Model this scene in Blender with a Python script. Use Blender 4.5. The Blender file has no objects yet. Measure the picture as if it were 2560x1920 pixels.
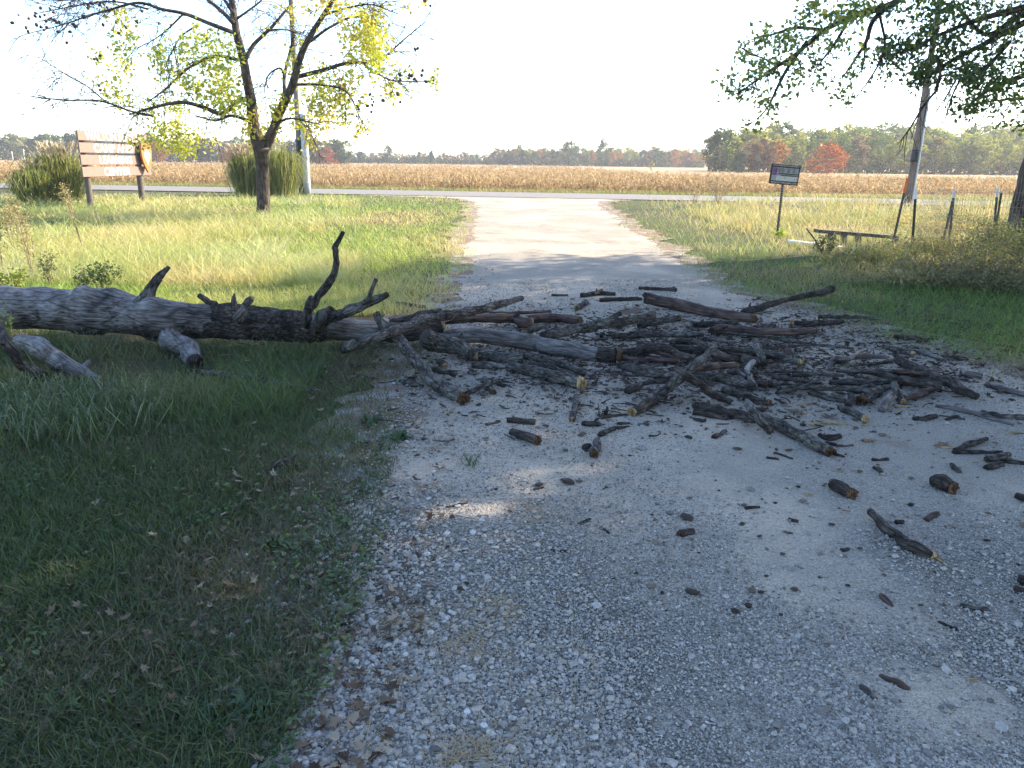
import bpy, math, random
import numpy as np
from mathutils import Matrix, Vector

S = bpy.context.scene
COLL = S.collection
rng = np.random.default_rng(11)
random.seed(11)

# ------------------------------------------------------------------ camera
FPX, EYE = 1934.0, 1.6
PITCH, ROLL = math.atan(556 / FPX), math.radians(0.7)
cam_d = bpy.data.cameras.new("camera")
cam = bpy.data.objects.new("camera", cam_d)
COLL.objects.link(cam)
cam_d.sensor_width = 36.0
cam_d.lens = 36.0 * FPX / 2560
cam_d.clip_start = 0.05
cam_d.clip_end = 5000
M3 = Matrix.Rotation(math.pi / 2 - PITCH, 3, 'X') @ Matrix.Rotation(ROLL, 3, 'Z')
cam.matrix_world = Matrix.Translation((0, 0, EYE)) @ M3.to_4x4()
S.camera = cam
RM = np.array(M3)

# ------------------------------------------------------------------ light
SUN_AZ, SUN_EL = math.radians(63), math.radians(33)      # azimuth to the right of the view axis (+Y)
sdir = Vector((math.sin(SUN_AZ) * math.cos(SUN_EL), math.cos(SUN_AZ) * math.cos(SUN_EL), math.sin(SUN_EL)))
sun_d = bpy.data.lights.new("sun", 'SUN')
sun_d.energy = 4.4
sun_d.angle = math.radians(0.53)
sun_d.color = (1.0, 0.86, 0.64)
sun = bpy.data.objects.new("sun", sun_d)
sun.rotation_euler = sdir.to_track_quat('Z', 'Y').to_euler()
sun.location = sdir * 60
COLL.objects.link(sun)
W = bpy.data.worlds.new("World")
S.world = W
W.use_nodes = True
nt = W.node_tree
nt.nodes.clear()
sky = nt.nodes.new("ShaderNodeTexSky")
sky.sky_type = 'NISHITA'
sky.sun_disc = False
sky.sun_elevation = SUN_EL
sky.sun_rotation = SUN_AZ
sky.air_density = 0.85
sky.dust_density = 0.6
sky.ozone_density = 1.8
bg = nt.nodes.new("ShaderNodeBackground")
bg.inputs['Strength'].default_value = 0.15
wo = nt.nodes.new("ShaderNodeOutputWorld")
nt.links.new(sky.outputs[0], bg.inputs[0])
nt.links.new(bg.outputs[0], wo.inputs[0])
S.view_settings.view_transform = 'Standard'
S.view_settings.look = 'None'
S.view_settings.exposure = 1.95
S.view_settings.gamma = 1.0
S.cycles.use_denoising = True
S.cycles.max_bounces = 6
S.cycles.diffuse_bounces = 3
S.cycles.transmission_bounces = 3
S.cycles.transparent_max_bounces = 6
S.cycles.volume_bounces = 0
S.cycles.sample_clamp_indirect = 6

# ------------------------------------------------------------------ helpers
def ray(px, py):
    d = np.stack([(np.asarray(px, float) - 1280) / FPX, -(np.asarray(py, float) - 960) / FPX, -np.ones_like(np.asarray(px, float))], -1)
    return d @ RM.T

def G(px, py, z=0.0):                 # photo pixel -> point at height z
    d = ray(px, py)
    t = (z - EYE) / d[..., 2]
    return d * t[..., None] + np.array([0, 0, EYE])

def atY(px, py, Y):                   # photo pixel -> point at depth Y
    d = ray(px, py)
    t = Y / d[..., 1]
    return d * t[..., None] + np.array([0, 0, EYE])

def proj(P):
    q = (P - np.array([0, 0, EYE])) @ RM
    zz = np.where(q[:, 2] < -0.01, -q[:, 2], 1e9)
    x = q[:, 0] / zz * FPX + 1280
    y = -q[:, 1] / zz * FPX + 960
    return np.where(q[:, 2] < -0.01, x, 1e9), y

def hash3(ix, iy, iz, seed):
    n = (ix * 374761393 + iy * 668265263 + iz * 2147483647 + seed * 974634777) & 0xFFFFFFFF
    n = ((n ^ (n >> 13)) * 1274126177) & 0xFFFFFFFF
    n = n ^ (n >> 16)
    return (n & 0xFFFF) / 65535.0

def vnoise(P, seed=0):                # value noise, -1..1
    P = np.asarray(P, float)
    i = np.floor(P).astype(np.int64)
    f = P - i
    f = f * f * (3 - 2 * f)
    r = 0
    for dx in (0, 1):
        wx = f[..., 0] if dx else 1 - f[..., 0]
        for dy in (0, 1):
            wy = f[..., 1] if dy else 1 - f[..., 1]
            for dz in (0, 1):
                wz = f[..., 2] if dz else 1 - f[..., 2]
                r = r + wx * wy * wz * hash3(i[..., 0] + dx, i[..., 1] + dy, i[..., 2] + dz, seed)
    return r * 2 - 1

def fbm2(x, y, seed=0, octv=3):
    r, a, s = 0, 1.0, 0
    for k in range(octv):
        P = np.stack([x * 2 ** k, y * 2 ** k, np.zeros_like(x) + 0.37 * k], -1)
        r = r + a * vnoise(P, seed + k)
        s += a
        a *= 0.5
    return r / s

class Geo:
    def __init__(s):
        s.V, s.UV, s.C, s.F4, s.F3, s.n, s.flat = [], [], [], [], [], 0, False
    def add(s, V, F4=None, F3=None, uv=None, col=None):
        V = np.asarray(V, float)
        s.V.append(V)
        s.UV.append(np.zeros((len(V), 2)) if uv is None else np.asarray(uv, float))
        c = np.ones((len(V), 4))
        if col is not None:
            c[:, :3] = col
        s.C.append(c)
        if F4 is not None and len(F4): s.F4.append(np.asarray(F4, np.int64) + s.n)
        if F3 is not None and len(F3): s.F3.append(np.asarray(F3, np.int64) + s.n)
        s.n += len(V)
        return s
    def mesh(s, name, off=(0, 0, 0), smooth=True):
        V = np.concatenate(s.V) - np.asarray(off, float)
        F4 = np.concatenate(s.F4) if s.F4 else np.zeros((0, 4), np.int64)
        F3 = np.concatenate(s.F3) if s.F3 else np.zeros((0, 3), np.int64)
        lv = np.concatenate([F4.ravel(), F3.ravel()]).astype(np.int32)
        ls = np.concatenate([np.arange(len(F4)) * 4, len(F4) * 4 + np.arange(len(F3)) * 3]).astype(np.int32)
        me = bpy.data.meshes.new(name)
        me.vertices.add(len(V)); me.vertices.foreach_set("co", V.astype(np.float32).ravel())
        me.loops.add(len(lv)); me.loops.foreach_set("vertex_index", lv)
        me.polygons.add(len(ls)); me.polygons.foreach_set("loop_start", ls)
        me.polygons.foreach_set("use_smooth", np.full(len(ls), smooth, bool))
        me.update(calc_edges=True)
        uv = me.uv_layers.new(name="UVMap")
        uv.data.foreach_set("uv", np.concatenate(s.UV)[lv].astype(np.float32).ravel())
        ca = me.color_attributes.new("Col", 'FLOAT_COLOR', 'POINT')
        ca.data.foreach_set("color", np.concatenate(s.C).astype(np.float32).ravel())
        return me

ROOT = {}
def tag(o, label=None, cat=None, group=None, kind=None):
    if label: o['label'] = label
    if cat: o['category'] = cat
    if group: o['group'] = group
    if kind: o['kind'] = kind
    return o

def empty(name, loc, label, cat, group=None):
    o = bpy.data.objects.new(name, None)
    o.empty_display_size = 0.1
    o.location = [float(v) for v in loc]
    COLL.objects.link(o)
    ROOT[o.name] = np.asarray(loc, float)
    return tag(o, label, cat, group)

def build(geo, name, mat, parent=None, loc=None, smooth=True):
    base = np.zeros(3)
    if parent is not None:
        base = ROOT[parent.name]
    elif loc is not None:
        base = np.asarray(loc, float)
    me = geo.mesh(name, base, smooth and not geo.flat)
    me.materials.append(mat)
    o = bpy.data.objects.new(name, me)
    COLL.objects.link(o)
    if parent is not None:
        o.parent = parent
    else:
        o.location = [float(v) for v in base]
    ROOT[o.name] = base
    return o

def catmull(P, n):
    P = np.asarray(P, float)
    if len(P) == 2:
        t = np.linspace(0, 1, n)[:, None]
        return P[0] * (1 - t) + P[1] * t
    Q = np.vstack([2 * P[0] - P[1], P, 2 * P[-1] - P[-2]])
    m = len(P) - 1
    out = []
    for t in np.linspace(0, m, n):
        i = min(int(t), m - 1); f = t - i
        a, b, c, d = Q[i], Q[i + 1], Q[i + 2], Q[i + 3]
        out.append(0.5 * (2 * b + (c - a) * f + (2 * a - 5 * b + 4 * c - d) * f * f + (3 * b - a - 3 * c + d) * f ** 3))
    return np.array(out)

def tube(P, R, seg=10, n=None, knob=0.0, seed=0, caps=True, kscale=6.0, col=None, ridge=0.0):
    """Tapered tube through control points P with radii R; returns the arguments of Geo.add."""
    P = np.asarray(P, float); R = np.atleast_1d(np.asarray(R, float))
    L = np.linalg.norm(np.diff(P, axis=0), axis=1).sum()
    if n is None:
        n = max(3, min(60, int(L / max(0.012, R.mean() * 1.1)) + 2))
    C = catmull(P, n)
    r = np.interp(np.linspace(0, 1, n), np.linspace(0, 1, len(R)), R)
    T = np.gradient(C, axis=0); T /= np.linalg.norm(T, axis=1)[:, None] + 1e-9
    u = np.cross(T[0], [0.13, 0.21, 0.97]);
    if np.linalg.norm(u) < 0.1: u = np.cross(T[0], [1, 0, 0])
    u /= np.linalg.norm(u)
    a = np.linspace(0, 2 * np.pi, seg + 1)
    V = np.zeros((n, seg + 1, 3)); uv = np.zeros((n, seg + 1, 2))
    d = np.concatenate([[0], np.cumsum(np.linalg.norm(np.diff(C, axis=0), axis=1))])
    for k in range(n):
        u = u - T[k] * (u @ T[k]); u /= np.linalg.norm(u)
        w = np.cross(T[k], u)
        V[k] = C[k] + r[k] * (np.cos(a)[:, None] * u + np.sin(a)[:, None] * w)
        uv[k, :, 0] = a * r.mean(); uv[k, :, 1] = d[k]
    if knob > 0 or ridge > 0:
        N = V - C[:, None]
        nn = vnoise(V * (kscale / 1.0) + seed * 7.3, seed) + 0.5 * vnoise(V * kscale * 2.7 + seed * 3.1, seed + 5)
        rd = ridge * np.abs(vnoise(V * np.array([1, 1, 1]) * kscale * 6 + 3.3 * seed, seed + 9))
        V = V + N * (knob * nn - rd)[..., None]
        V[:, -1] = V[:, 0]
    V = V.reshape(-1, 3); uv = uv.reshape(-1, 2)
    i = np.arange(n - 1)[:, None] * (seg + 1) + np.arange(seg)[None]
    F4 = np.stack([i, i + 1, i + seg + 2, i + seg + 1], -1).reshape(-1, 4)
    F3 = []
    if caps:
        b = len(V)
        V = np.vstack([V, C[0] - T[0] * r[0] * .15, C[-1] + T[-1] * r[-1] * .15]); uv = np.vstack([uv, uv[0], uv[-1]])
        for k in range(seg):
            F3.append([b, k + 1, k])
            F3.append([b + 1, (n - 1) * (seg + 1) + k, (n - 1) * (seg + 1) + k + 1])
    return dict(V=V, F4=F4, F3=F3, uv=uv, col=col)

def broken(p, d, r, seg=11, seed=0, long=0.9):
    """Jagged splintered wood face at the end of a broken branch."""
    rs = np.random.default_rng(seed + 991)
    d = np.asarray(d, float); d = d / np.linalg.norm(d)
    u = np.cross(d, [0.2, 0.3, 0.9]); u /= np.linalg.norm(u); w = np.cross(d, u)
    a = np.linspace(0, 2 * np.pi, seg, endpoint=False)
    g = Geo()
    rings = []
    for rad, lo, hi in ((1.0, -.35, -.1), (.97, -.15, .75), (.62, -.3, long * 1.3), (.3, -.4, long)):
        e = rs.uniform(lo, hi, seg) * r
        rr = rad * r * rs.uniform(.9, 1.08, seg)
        rings.append(p + e[:, None] * d + rr[:, None] * (np.cos(a)[:, None] * u + np.sin(a)[:, None] * w))
    V = np.vstack(rings + [p + d * r * rs.uniform(0, .3)])
    F4 = []
    for k in range(3):
        for j in range(seg):
            F4.append([k * seg + j, k * seg + (j + 1) % seg, (k + 1) * seg + (j + 1) % seg, (k + 1) * seg + j])
    F3 = [[3 * seg + j, 3 * seg + (j + 1) % seg, 4 * seg] for j in range(seg)]
    g.add(V, F4, F3, uv=V[:, :2] * 3)
    for q in range(7):
        aa = rs.uniform(0, 2 * np.pi); o = p + r * rs.uniform(.35, .92) * (math.cos(aa) * u + math.sin(aa) * w)
        dd = d + rs.normal(0, .16, 3); ll = r * rs.uniform(.5, 1.7); bw = r * rs.uniform(.10, .24)
        t1 = np.cross(dd, [.3, .5, .8]); t1 /= np.linalg.norm(t1); t2 = np.cross(dd, t1); t2 /= np.linalg.norm(t2)
        ang = np.array([0, 2.1, 4.2]); B = o - d * r * .2 + bw * (np.cos(ang)[:, None] * t1 + np.sin(ang)[:, None] * t2)
        Vs = np.vstack([B, o + dd * ll])
        g.add(Vs, None, [[0, 1, 3], [1, 2, 3], [2, 0, 3]], uv=Vs[:, :2] * 3)
    return g

def box(c, ex, ey, ez, geo=None, bev=0.0, col=None):
    """Box centred at c with half-extent vectors ex, ey, ez."""
    g = geo or Geo(); g.flat = True
    c, ex, ey, ez = (np.asarray(v, float) for v in (c, ex, ey, ez))
    if bev <= 0:
        V = np.array([c + sx * ex + sy * ey + sz * ez for sz in (-1, 1) for sy in (-1, 1) for sx in (-1, 1)])
        F = [[0, 2, 3, 1], [4, 5, 7, 6], [0, 1, 5, 4], [2, 6, 7, 3], [0, 4, 6, 2], [1, 3, 7, 5]]
        V = V[np.array(F).ravel()]
        g.add(V, np.arange(24).reshape(6, 4), uv=np.tile([[0, 0], [0, 1], [1, 1], [1, 0]], (6, 1)), col=col)
    else:
        bm_pts = []
        nx, ny, nz = (np.linalg.norm(v) for v in (ex, ey, ez))
        bx, by, bz = 1 - bev / nx, 1 - bev / ny, 1 - bev / nz
        V = []
        for sz in (-1, 1):
            for sy in (-1, 1):
                for sx in (-1, 1):
                    V.append(c + sx * ex + sy * by * ey + sz * bz * ez)
                    V.append(c + sx * bx * ex + sy * ey + sz * bz * ez)
                    V.append(c + sx * bx * ex + sy * by * ey + sz * ez)
        V = np.array(V)
        i = lambda sx, sy, sz, k: 3 * ((sz > 0) * 4 + (sy > 0) * 2 + (sx > 0)) + k
        F4, F3 = [], []
        for s in (-1, 1):
            o = (lambda f: f if s > 0 else f[::-1])
            F4.append(o([i(s, -1, -1, 0), i(s, 1, -1, 0), i(s, 1, 1, 0), i(s, -1, 1, 0)]))
            F4.append(o([i(-1, s, -1, 1), i(-1, s, 1, 1), i(1, s, 1, 1), i(1, s, -1, 1)]))
            F4.append(o([i(-1, -1, s, 2), i(1, -1, s, 2), i(1, 1, s, 2), i(-1, 1, s, 2)]))
            for t in (-1, 1):
                F4.append([i(s, t, -1, 0), i(s, t, 1, 0), i(s, t, 1, 1), i(s, t, -1, 1)])
                F4.append([i(s, -1, t, 0), i(s, 1, t, 0), i(s, 1, t, 2), i(s, -1, t, 2)])
                F4.append([i(-1, s, t, 1), i(1, s, t, 1), i(1, s, t, 2), i(-1, s, t, 2)])
                for q in (-1, 1):
                    F3.append([i(s, t, q, 0), i(s, t, q, 1), i(s, t, q, 2)])
        g.add(V, F4, F3, uv=V[:, :2], col=col)
    return g

def blades(B, D, L, up1, up2, w, col, twist=None):
    """Grass blades / strap leaves: B base, D horizontal unit direction, L reach, up1/up2 heights of middle and tip."""
    N = len(B)
    z = np.array([0, 0, 1.0])
    L, up1, up2, w = (np.broadcast_to(np.asarray(v, float), (N,)) for v in (L, up1, up2, w))
    ang = rng.uniform(0, np.pi, N) if twist is None else twist
    sd = np.stack([np.cos(ang), np.sin(ang), np.zeros(N)], 1)
    mid = B + D * (L * .5)[:, None] + z * up1[:, None]
    tip = B + D * L[:, None] + z * up2[:, None]
    V = np.stack([B - sd * w[:, None] * .5, B + sd * w[:, None] * .5, mid + sd * w[:, None] * .42, mid - sd * w[:, None] * .42, tip], 1)
    b = np.arange(N)[:, None] * 5
    F4 = b + np.array([[0, 1, 2, 3]])
    F3 = b + np.array([[3, 2, 4]])
    c = np.repeat(np.asarray(col), 5, axis=0) if np.ndim(col) == 2 else col
    return dict(V=V.reshape(-1, 3), F4=F4, F3=F3, col=c)

def leaf_faces(P, size, col, flat=0.0, elong=1.0):
    """Small folded kite leaves at points P."""
    N = len(P)
    size = np.broadcast_to(np.asarray(size, float), (N,))
    a = rng.normal(size=(N, 3)); a[:, 2] *= (1 - flat); a /= np.linalg.norm(a, axis=1)[:, None]
    b = rng.normal(size=(N, 3)); b[:, 2] *= (1 - flat); b -= a * (a * b).sum(1)[:, None]; b /= np.linalg.norm(b, axis=1)[:, None]
    n = np.cross(a, b)
    s = size[:, None]
    V = np.stack([P - a * s * .5 * elong, P + b * s * .36 + n * s * .12, P + a * s * .55 * elong, P - b * s * .36 + n * s * .12], 1)
    F = np.arange(N)[:, None] * 4 + np.array([[0, 1, 2, 3]])
    c = np.repeat(col, 4, axis=0) if np.ndim(col) == 2 else col
    return dict(V=V.reshape(-1, 3), F4=F, col=c)

def ragged_leaves(P, size, col):
    """Curled lobed dead leaves lying at points P."""
    N_ = len(P); k = 12
    t = np.linspace(0, 2 * np.pi, k, endpoint=False)
    rr = (np.where(np.arange(k) % 2 == 0, 1.0, .58))[None] * rng.uniform(.75, 1.2, (N_, k))
    X, Y = rr * np.cos(t) * rng.uniform(.8, 1.2, (N_, 1)), rr * np.sin(t) * rng.uniform(.4, .7, (N_, 1))
    Z = rng.uniform(-.2, .7, (N_, 1)) * Y ** 2 * 1.6 + rng.uniform(-.1, .45, (N_, 1)) * X ** 2 + rng.normal(0, .05, (N_, k))
    a = rng.uniform(0, 2 * np.pi, (N_, 1)); tl = rng.normal(0, .25, (N_, 1))
    V = np.stack([X * np.cos(a) - Y * np.sin(a), X * np.sin(a) + Y * np.cos(a), Z + tl * X], -1)
    V = np.concatenate([V, np.zeros((N_, 1, 3))], 1) * np.broadcast_to(np.asarray(size), (N_,))[:, None, None] * .5 + P[:, None]
    b = np.arange(N_)[:, None, None] * (k + 1)
    f = np.array([[j, (j + 1) % k, k] for j in range(k)])
    return dict(V=V.reshape(-1, 3), F3=(b + f[None]).reshape(-1, 3), col=np.repeat(col, k + 1, axis=0))

def mixcol(cols, t):
    cols = np.asarray(cols, float)
    x = np.clip(t, 0, .9999) * (len(cols) - 1)
    i = x.astype(int); f = (x - i)[:, None]
    return cols[i] * (1 - f) + cols[i + 1] * f

# ------------------------------------------------------------------ materials
def mat(name):
    m = bpy.data.materials.new(name); m.use_nodes = True
    n = m.node_tree; n.nodes.clear()
    out = n.nodes.new("ShaderNodeOutputMaterial")
    return m, n, out
def N(n, t, **kw):
    o = n.nodes.new(t)
    for k, v in kw.items(): setattr(o, k, v)
    return o
def ramp(n, stops):
    r = n.nodes.new("ShaderNodeValToRGB")
    e = r.color_ramp.elements
    while len(e) < len(stops): e.new(0.5)
    for k, (p, c) in enumerate(stops):
        e[k].position = p
        e[k].color = (*c, 1) if len(c) == 3 else (c[0],) * 3 + (1,)
    return r
def g3(v): return (v, v, v)

def leaf_mat(name, trans=0.4, rough=0.55, gloss=0.06, tint=(1.0, 1.0, 0.6)):
    m, n, out = mat(name)
    a = N(n, "ShaderNodeAttribute", attribute_name="Col")
    d = N(n, "ShaderNodeBsdfDiffuse"); t = N(n, "ShaderNodeBsdfTranslucent")
    tm = N(n, "ShaderNodeMix", data_type='RGBA', blend_type='MULTIPLY'); tm.inputs[0].default_value = 1
    tm.inputs[7].default_value = (*[min(1.0, x) for x in tint], 1)
    br = N(n, "ShaderNodeBrightContrast")
    g = N(n, "ShaderNodeBsdfGlossy"); g.inputs['Roughness'].default_value = rough
    mx = N(n, "ShaderNodeMixShader"); mx.inputs[0].default_value = trans
    m2 = N(n, "ShaderNodeMixShader"); m2.inputs[0].default_value = gloss
    L = n.links.new
    L(a.outputs['Color'], d.inputs[0]); L(a.outputs['Color'], tm.inputs[6]); L(tm.outputs[2], t.inputs[0])
    L(d.outputs[0], mx.inputs[1]); L(t.outputs[0], mx.inputs[2])
    L(mx.outputs[0], m2.inputs[1]); L(g.outputs[0], m2.inputs[2]); L(m2.outputs[0], out.inputs[0])
    n.nodes.remove(br)
    return m

def bark_mat(name, stops, su=30, sv=7, bump=0.6, rough=0.85, dist=0.01, crack=0.55, crackmix=0.85, crackw=0.10):
    """Bark or weathered wood from UVs in metres (u round the stem, v along it)."""
    m, n, out = mat(name); L = n.links.new
    uv = N(n, "ShaderNodeUVMap")
    mp = N(n, "ShaderNodeMapping"); mp.inputs['Scale'].default_value = (su, sv, 1)
    L(uv.outputs[0], mp.inputs[0])
    geo = N(n, "ShaderNodeTexCoord")
    n1 = N(n, "ShaderNodeTexNoise"); n1.inputs['Scale'].default_value = 1.0; n1.inputs['Detail'].default_value = 6; n1.inputs['Roughness'].default_value = .65
    L(mp.outputs[0], n1.inputs['Vector'])
    vo = N(n, "ShaderNodeTexVoronoi", feature='DISTANCE_TO_EDGE'); vo.inputs['Scale'].default_value = 0.9
    L(mp.outputs[0], vo.inputs['Vector'])
    n2 = N(n, "ShaderNodeTexNoise"); n2.inputs['Scale'].default_value = 5.0; n2.inputs['Detail'].default_value = 3
    L(geo.outputs['Object'], n2.inputs['Vector'])
    ad = N(n, "ShaderNodeMath", operation='ADD'); L(n1.outputs[0], ad.inputs[0])
    mu = N(n, "ShaderNodeMath", operation='MULTIPLY_ADD'); mu.inputs[1].default_value = 0.55; mu.inputs[2].default_value = -0.27
    L(n2.outputs[0], mu.inputs[0]); L(mu.outputs[0], ad.inputs[1])
    r = ramp(n, stops); L(ad.outputs[0], r.inputs[0])
    b = N(n, "ShaderNodeBsdfPrincipled"); b.inputs['Roughness'].default_value = rough
    b.inputs['Specular IOR Level'].default_value = 0.35
    v2 = N(n, "ShaderNodeTexVoronoi", feature='DISTANCE_TO_EDGE'); v2.inputs['Scale'].default_value = crack
    wv = N(n, "ShaderNodeMix", data_type='VECTOR'); wv.inputs[0].default_value = .12
    L(mp.outputs[0], wv.inputs[4]); L(n1.outputs['Color'], wv.inputs[5]); L(wv.outputs[1], v2.inputs['Vector'])
    cr = ramp(n, [(.0, g3(.10)), (crackw, g3(1.0))]); L(v2.outputs[0], cr.inputs[0])
    cm = N(n, "ShaderNodeMix", data_type='RGBA', blend_type='MULTIPLY'); cm.inputs[0].default_value = crackmix
    L(r.outputs[0], cm.inputs[6]); L(cr.outputs[0], cm.inputs[7]); L(cm.outputs[2], b.inputs['Base Color'])
    mn = N(n, "ShaderNodeMath", operation='MINIMUM'); mn.inputs[1].default_value = 0.25; L(vo.outputs[0], mn.inputs[0])
    a2 = N(n, "ShaderNodeMath", operation='MULTIPLY_ADD'); a2.inputs[1].default_value = 2.0; L(mn.outputs[0], a2.inputs[0]); L(n1.outputs[0], a2.inputs[2])
    bp = N(n, "ShaderNodeBump"); bp.inputs['Strength'].default_value = bump; bp.inputs['Distance'].default_value = dist
    L(a2.outputs[0], bp.inputs['Height']); L(bp.outputs[0], b.inputs['Normal'])
    L(b.outputs[0], out.inputs[0])
    return m

def simple_mat(name, c1, c2, scale=20, rough=0.7, bump=0.1, metal=0.0, spec=0.4, stretch=(1, 1, 1)):
    m, n, out = mat(name); L = n.links.new
    tc = N(n, "ShaderNodeTexCoord"); mp = N(n, "ShaderNodeMapping"); mp.inputs['Scale'].default_value = stretch
    L(tc.outputs['Object'], mp.inputs[0])
    t = N(n, "ShaderNodeTexNoise"); t.inputs['Scale'].default_value = scale; t.inputs['Detail'].default_value = 5
    L(mp.outputs[0], t.inputs['Vector'])
    r = ramp(n, [(.3, c1), (.7, c2)]); L(t.outputs[0], r.inputs[0])
    b = N(n, "ShaderNodeBsdfPrincipled"); b.inputs['Roughness'].default_value = rough; b.inputs['Metallic'].default_value = metal
    b.inputs['Specular IOR Level'].default_value = spec
    L(r.outputs[0], b.inputs['Base Color'])
    bp = N(n, "ShaderNodeBump"); bp.inputs['Strength'].default_value = bump; bp.inputs['Distance'].default_value = .01
    L(t.outputs[0], bp.inputs['Height']); L(bp.outputs[0], b.inputs['Normal'])
    L(b.outputs[0], out.inputs[0])
    return m

def attr_mat(name, rough=0.85, spec=0.3, bump=0.0, bscale=60):
    m, n, out = mat(name); L = n.links.new
    a = N(n, "ShaderNodeAttribute", attribute_name="Col")
    b = N(n, "ShaderNodeBsdfPrincipled"); b.inputs['Roughness'].default_value = rough; b.inputs['Specular IOR Level'].default_value = spec
    tc = N(n, "ShaderNodeTexCoord")
    t = N(n, "ShaderNodeTexNoise"); t.inputs['Scale'].default_value = bscale; t.inputs['Detail'].default_value = 4
    L(tc.outputs['Object'], t.inputs['Vector'])
    r = ramp(n, [(.3, g3(.7)), (.7, g3(1.15))]); L(t.outputs[0], r.inputs[0])
    mm = N(n, "ShaderNodeMix", data_type='RGBA', blend_type='MULTIPLY'); mm.inputs[0].default_value = 1
    L(a.outputs['Color'], mm.inputs[6]); L(r.outputs[0], mm.inputs[7]); L(mm.outputs[2], b.inputs['Base Color'])
    if bump:
        bp = N(n, "ShaderNodeBump"); bp.inputs['Strength'].default_value = bump; bp.inputs['Distance'].default_value = .005
        L(t.outputs[0], bp.inputs['Height']); L(bp.outputs[0], b.inputs['Normal'])
    L(b.outputs[0], out.inputs[0])
    return m

def ground_mat(name, layers, bumps, rough=0.95):
    """layers: list of (noise scale, ramp stops, mix lo, mix hi); first is the base."""
    m, n, out = mat(name); L = n.links.new
    tc = N(n, "ShaderNodeTexCoord")
    prev = None
    for k, (sc, stops, msc, lo, hi) in enumerate(layers):
        t = N(n, "ShaderNodeTexNoise"); t.inputs['Scale'].default_value = sc; t.inputs['Detail'].default_value = 8; t.inputs['Roughness'].default_value = .7
        L(tc.outputs['Object'], t.inputs['Vector'])
        r = ramp(n, stops); L(t.outputs[0], r.inputs[0])
        if prev is None:
            prev = r.outputs[0]
        else:
            k2 = N(n, "ShaderNodeTexNoise"); k2.inputs['Scale'].default_value = msc; k2.inputs['Detail'].default_value = 6; k2.inputs['Roughness'].default_value = .6
            mp = N(n, "ShaderNodeMapping"); mp.inputs['Location'].default_value = (13.1 * k, 7.7 * k, 0); L(tc.outputs['Object'], mp.inputs[0]); L(mp.outputs[0], k2.inputs['Vector'])
            mr = ramp(n, [(lo, g3(0)), (hi, g3(1))]); L(k2.outputs[0], mr.inputs[0])
            mx = N(n, "ShaderNodeMix", data_type='RGBA'); L(mr.outputs[0], mx.inputs[0]); L(prev, mx.inputs[6]); L(r.outputs[0], mx.inputs[7])
            prev = mx.outputs[2]
    b = N(n, "ShaderNodeBsdfPrincipled"); b.inputs['Roughness'].default_value = rough; b.inputs['Specular IOR Level'].default_value = .2
    L(prev, b.inputs['Base Color'])
    nrm = None
    for sc, st, dist, kind in bumps:
        if kind == 'v':
            t = N(n, "ShaderNodeTexVoronoi"); t.inputs['Scale'].default_value = sc
        else:
            t = N(n, "ShaderNodeTexNoise"); t.inputs['Scale'].default_value = sc; t.inputs['Detail'].default_value = 6
        L(tc.outputs['Object'], t.inputs['Vector'])
        bp = N(n, "ShaderNodeBump"); bp.inputs['Strength'].default_value = st; bp.inputs['Distance'].default_value = dist
        if kind == 'v': bp.invert = True
        L(t.outputs[0], bp.inputs['Height'])
        if nrm is not None: L(nrm, bp.inputs['Normal'])
        nrm = bp.outputs[0]
    if nrm is not None: L(nrm, b.inputs['Normal'])
    L(b.outputs[0], out.inputs[0])
    return m

M = {}
M['grass'] = leaf_mat("grass_blades", trans=.45, gloss=.05, tint=(1, 1, .75))
M['leaf'] = leaf_mat("tree_leaves", trans=.52, gloss=.04, tint=(1, 1, .6))
M['dry'] = leaf_mat("dry_leaves", trans=.30, gloss=.02, tint=(1, .95, .8))
M['far_leaf'] = leaf_mat("far_foliage", trans=.45, gloss=.0)
M['bark_dark'] = bark_mat("dark_rough_bark", [(.32, (.010, .007, .006)), (.48, (.042, .032, .025)), (.62, (.105, .084, .068)), (.82, (.21, .18, .155))], 45, 14, 1.0, .9, .02)
M['bark_grey'] = bark_mat("grey_lichen_bark", [(.33, (.008, .006, .005)), (.47, (.065, .054, .044)), (.60, (.135, .122, .105)), (.80, (.27, .255, .23))], 40, 16, 1.0, .9, .018)
M['wood_weathered'] = bark_mat("weathered_grey_wood", [(.26, (.016, .011, .009)), (.42, (.058, .045, .038)), (.56, (.115, .10, .092)), (.76, (.22, .205, .195))], 55, 9, .7, .55, .010, .25, .8, .06)
M['wood_red'] = bark_mat("reddish_bare_wood", [(.32, (.012, .007, .005)), (.50, (.070, .040, .030)), (.76, (.20, .13, .10))], 30, 4, .7, .75, .012)
M['wood_fresh'] = bark_mat("fresh_split_wood", [(.34, (.10, .055, .025)), (.5, (.34, .22, .095)), (.74, (.55, .42, .23))], 60, 6, .6, .8, .005)
M['wood_rot'] = bark_mat("rotten_orange_wood", [(.34, (.012, .006, .004)), (.52, (.09, .042, .018)), (.78, (.30, .165, .075))], 50, 30, .9, .9, .008)
M['bark_tree'] = bark_mat("furrowed_tree_bark", [(.25, (.02, .015, .012)), (.5, (.075, .055, .043)), (.8, (.16, .13, .105))], 18, 3.5, .9, .9, .02)
M['pole_wood'] = bark_mat("pole_timber", [(.25, (.08, .058, .045)), (.5, (.19, .14, .105)), (.8, (.30, .235, .185))], 25, .6, .4, .85, .01)
M['pole_grey'] = bark_mat("grey_pole_timber", [(.25, (.10, .085, .07)), (.5, (.22, .19, .16)), (.8, (.36, .32, .28))], 25, .6, .4, .85, .01)
M['letter'] = simple_mat("weathered_letter_paint", (.60, .55, .50), (.72, .69, .65), 18, .6, .05)
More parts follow.
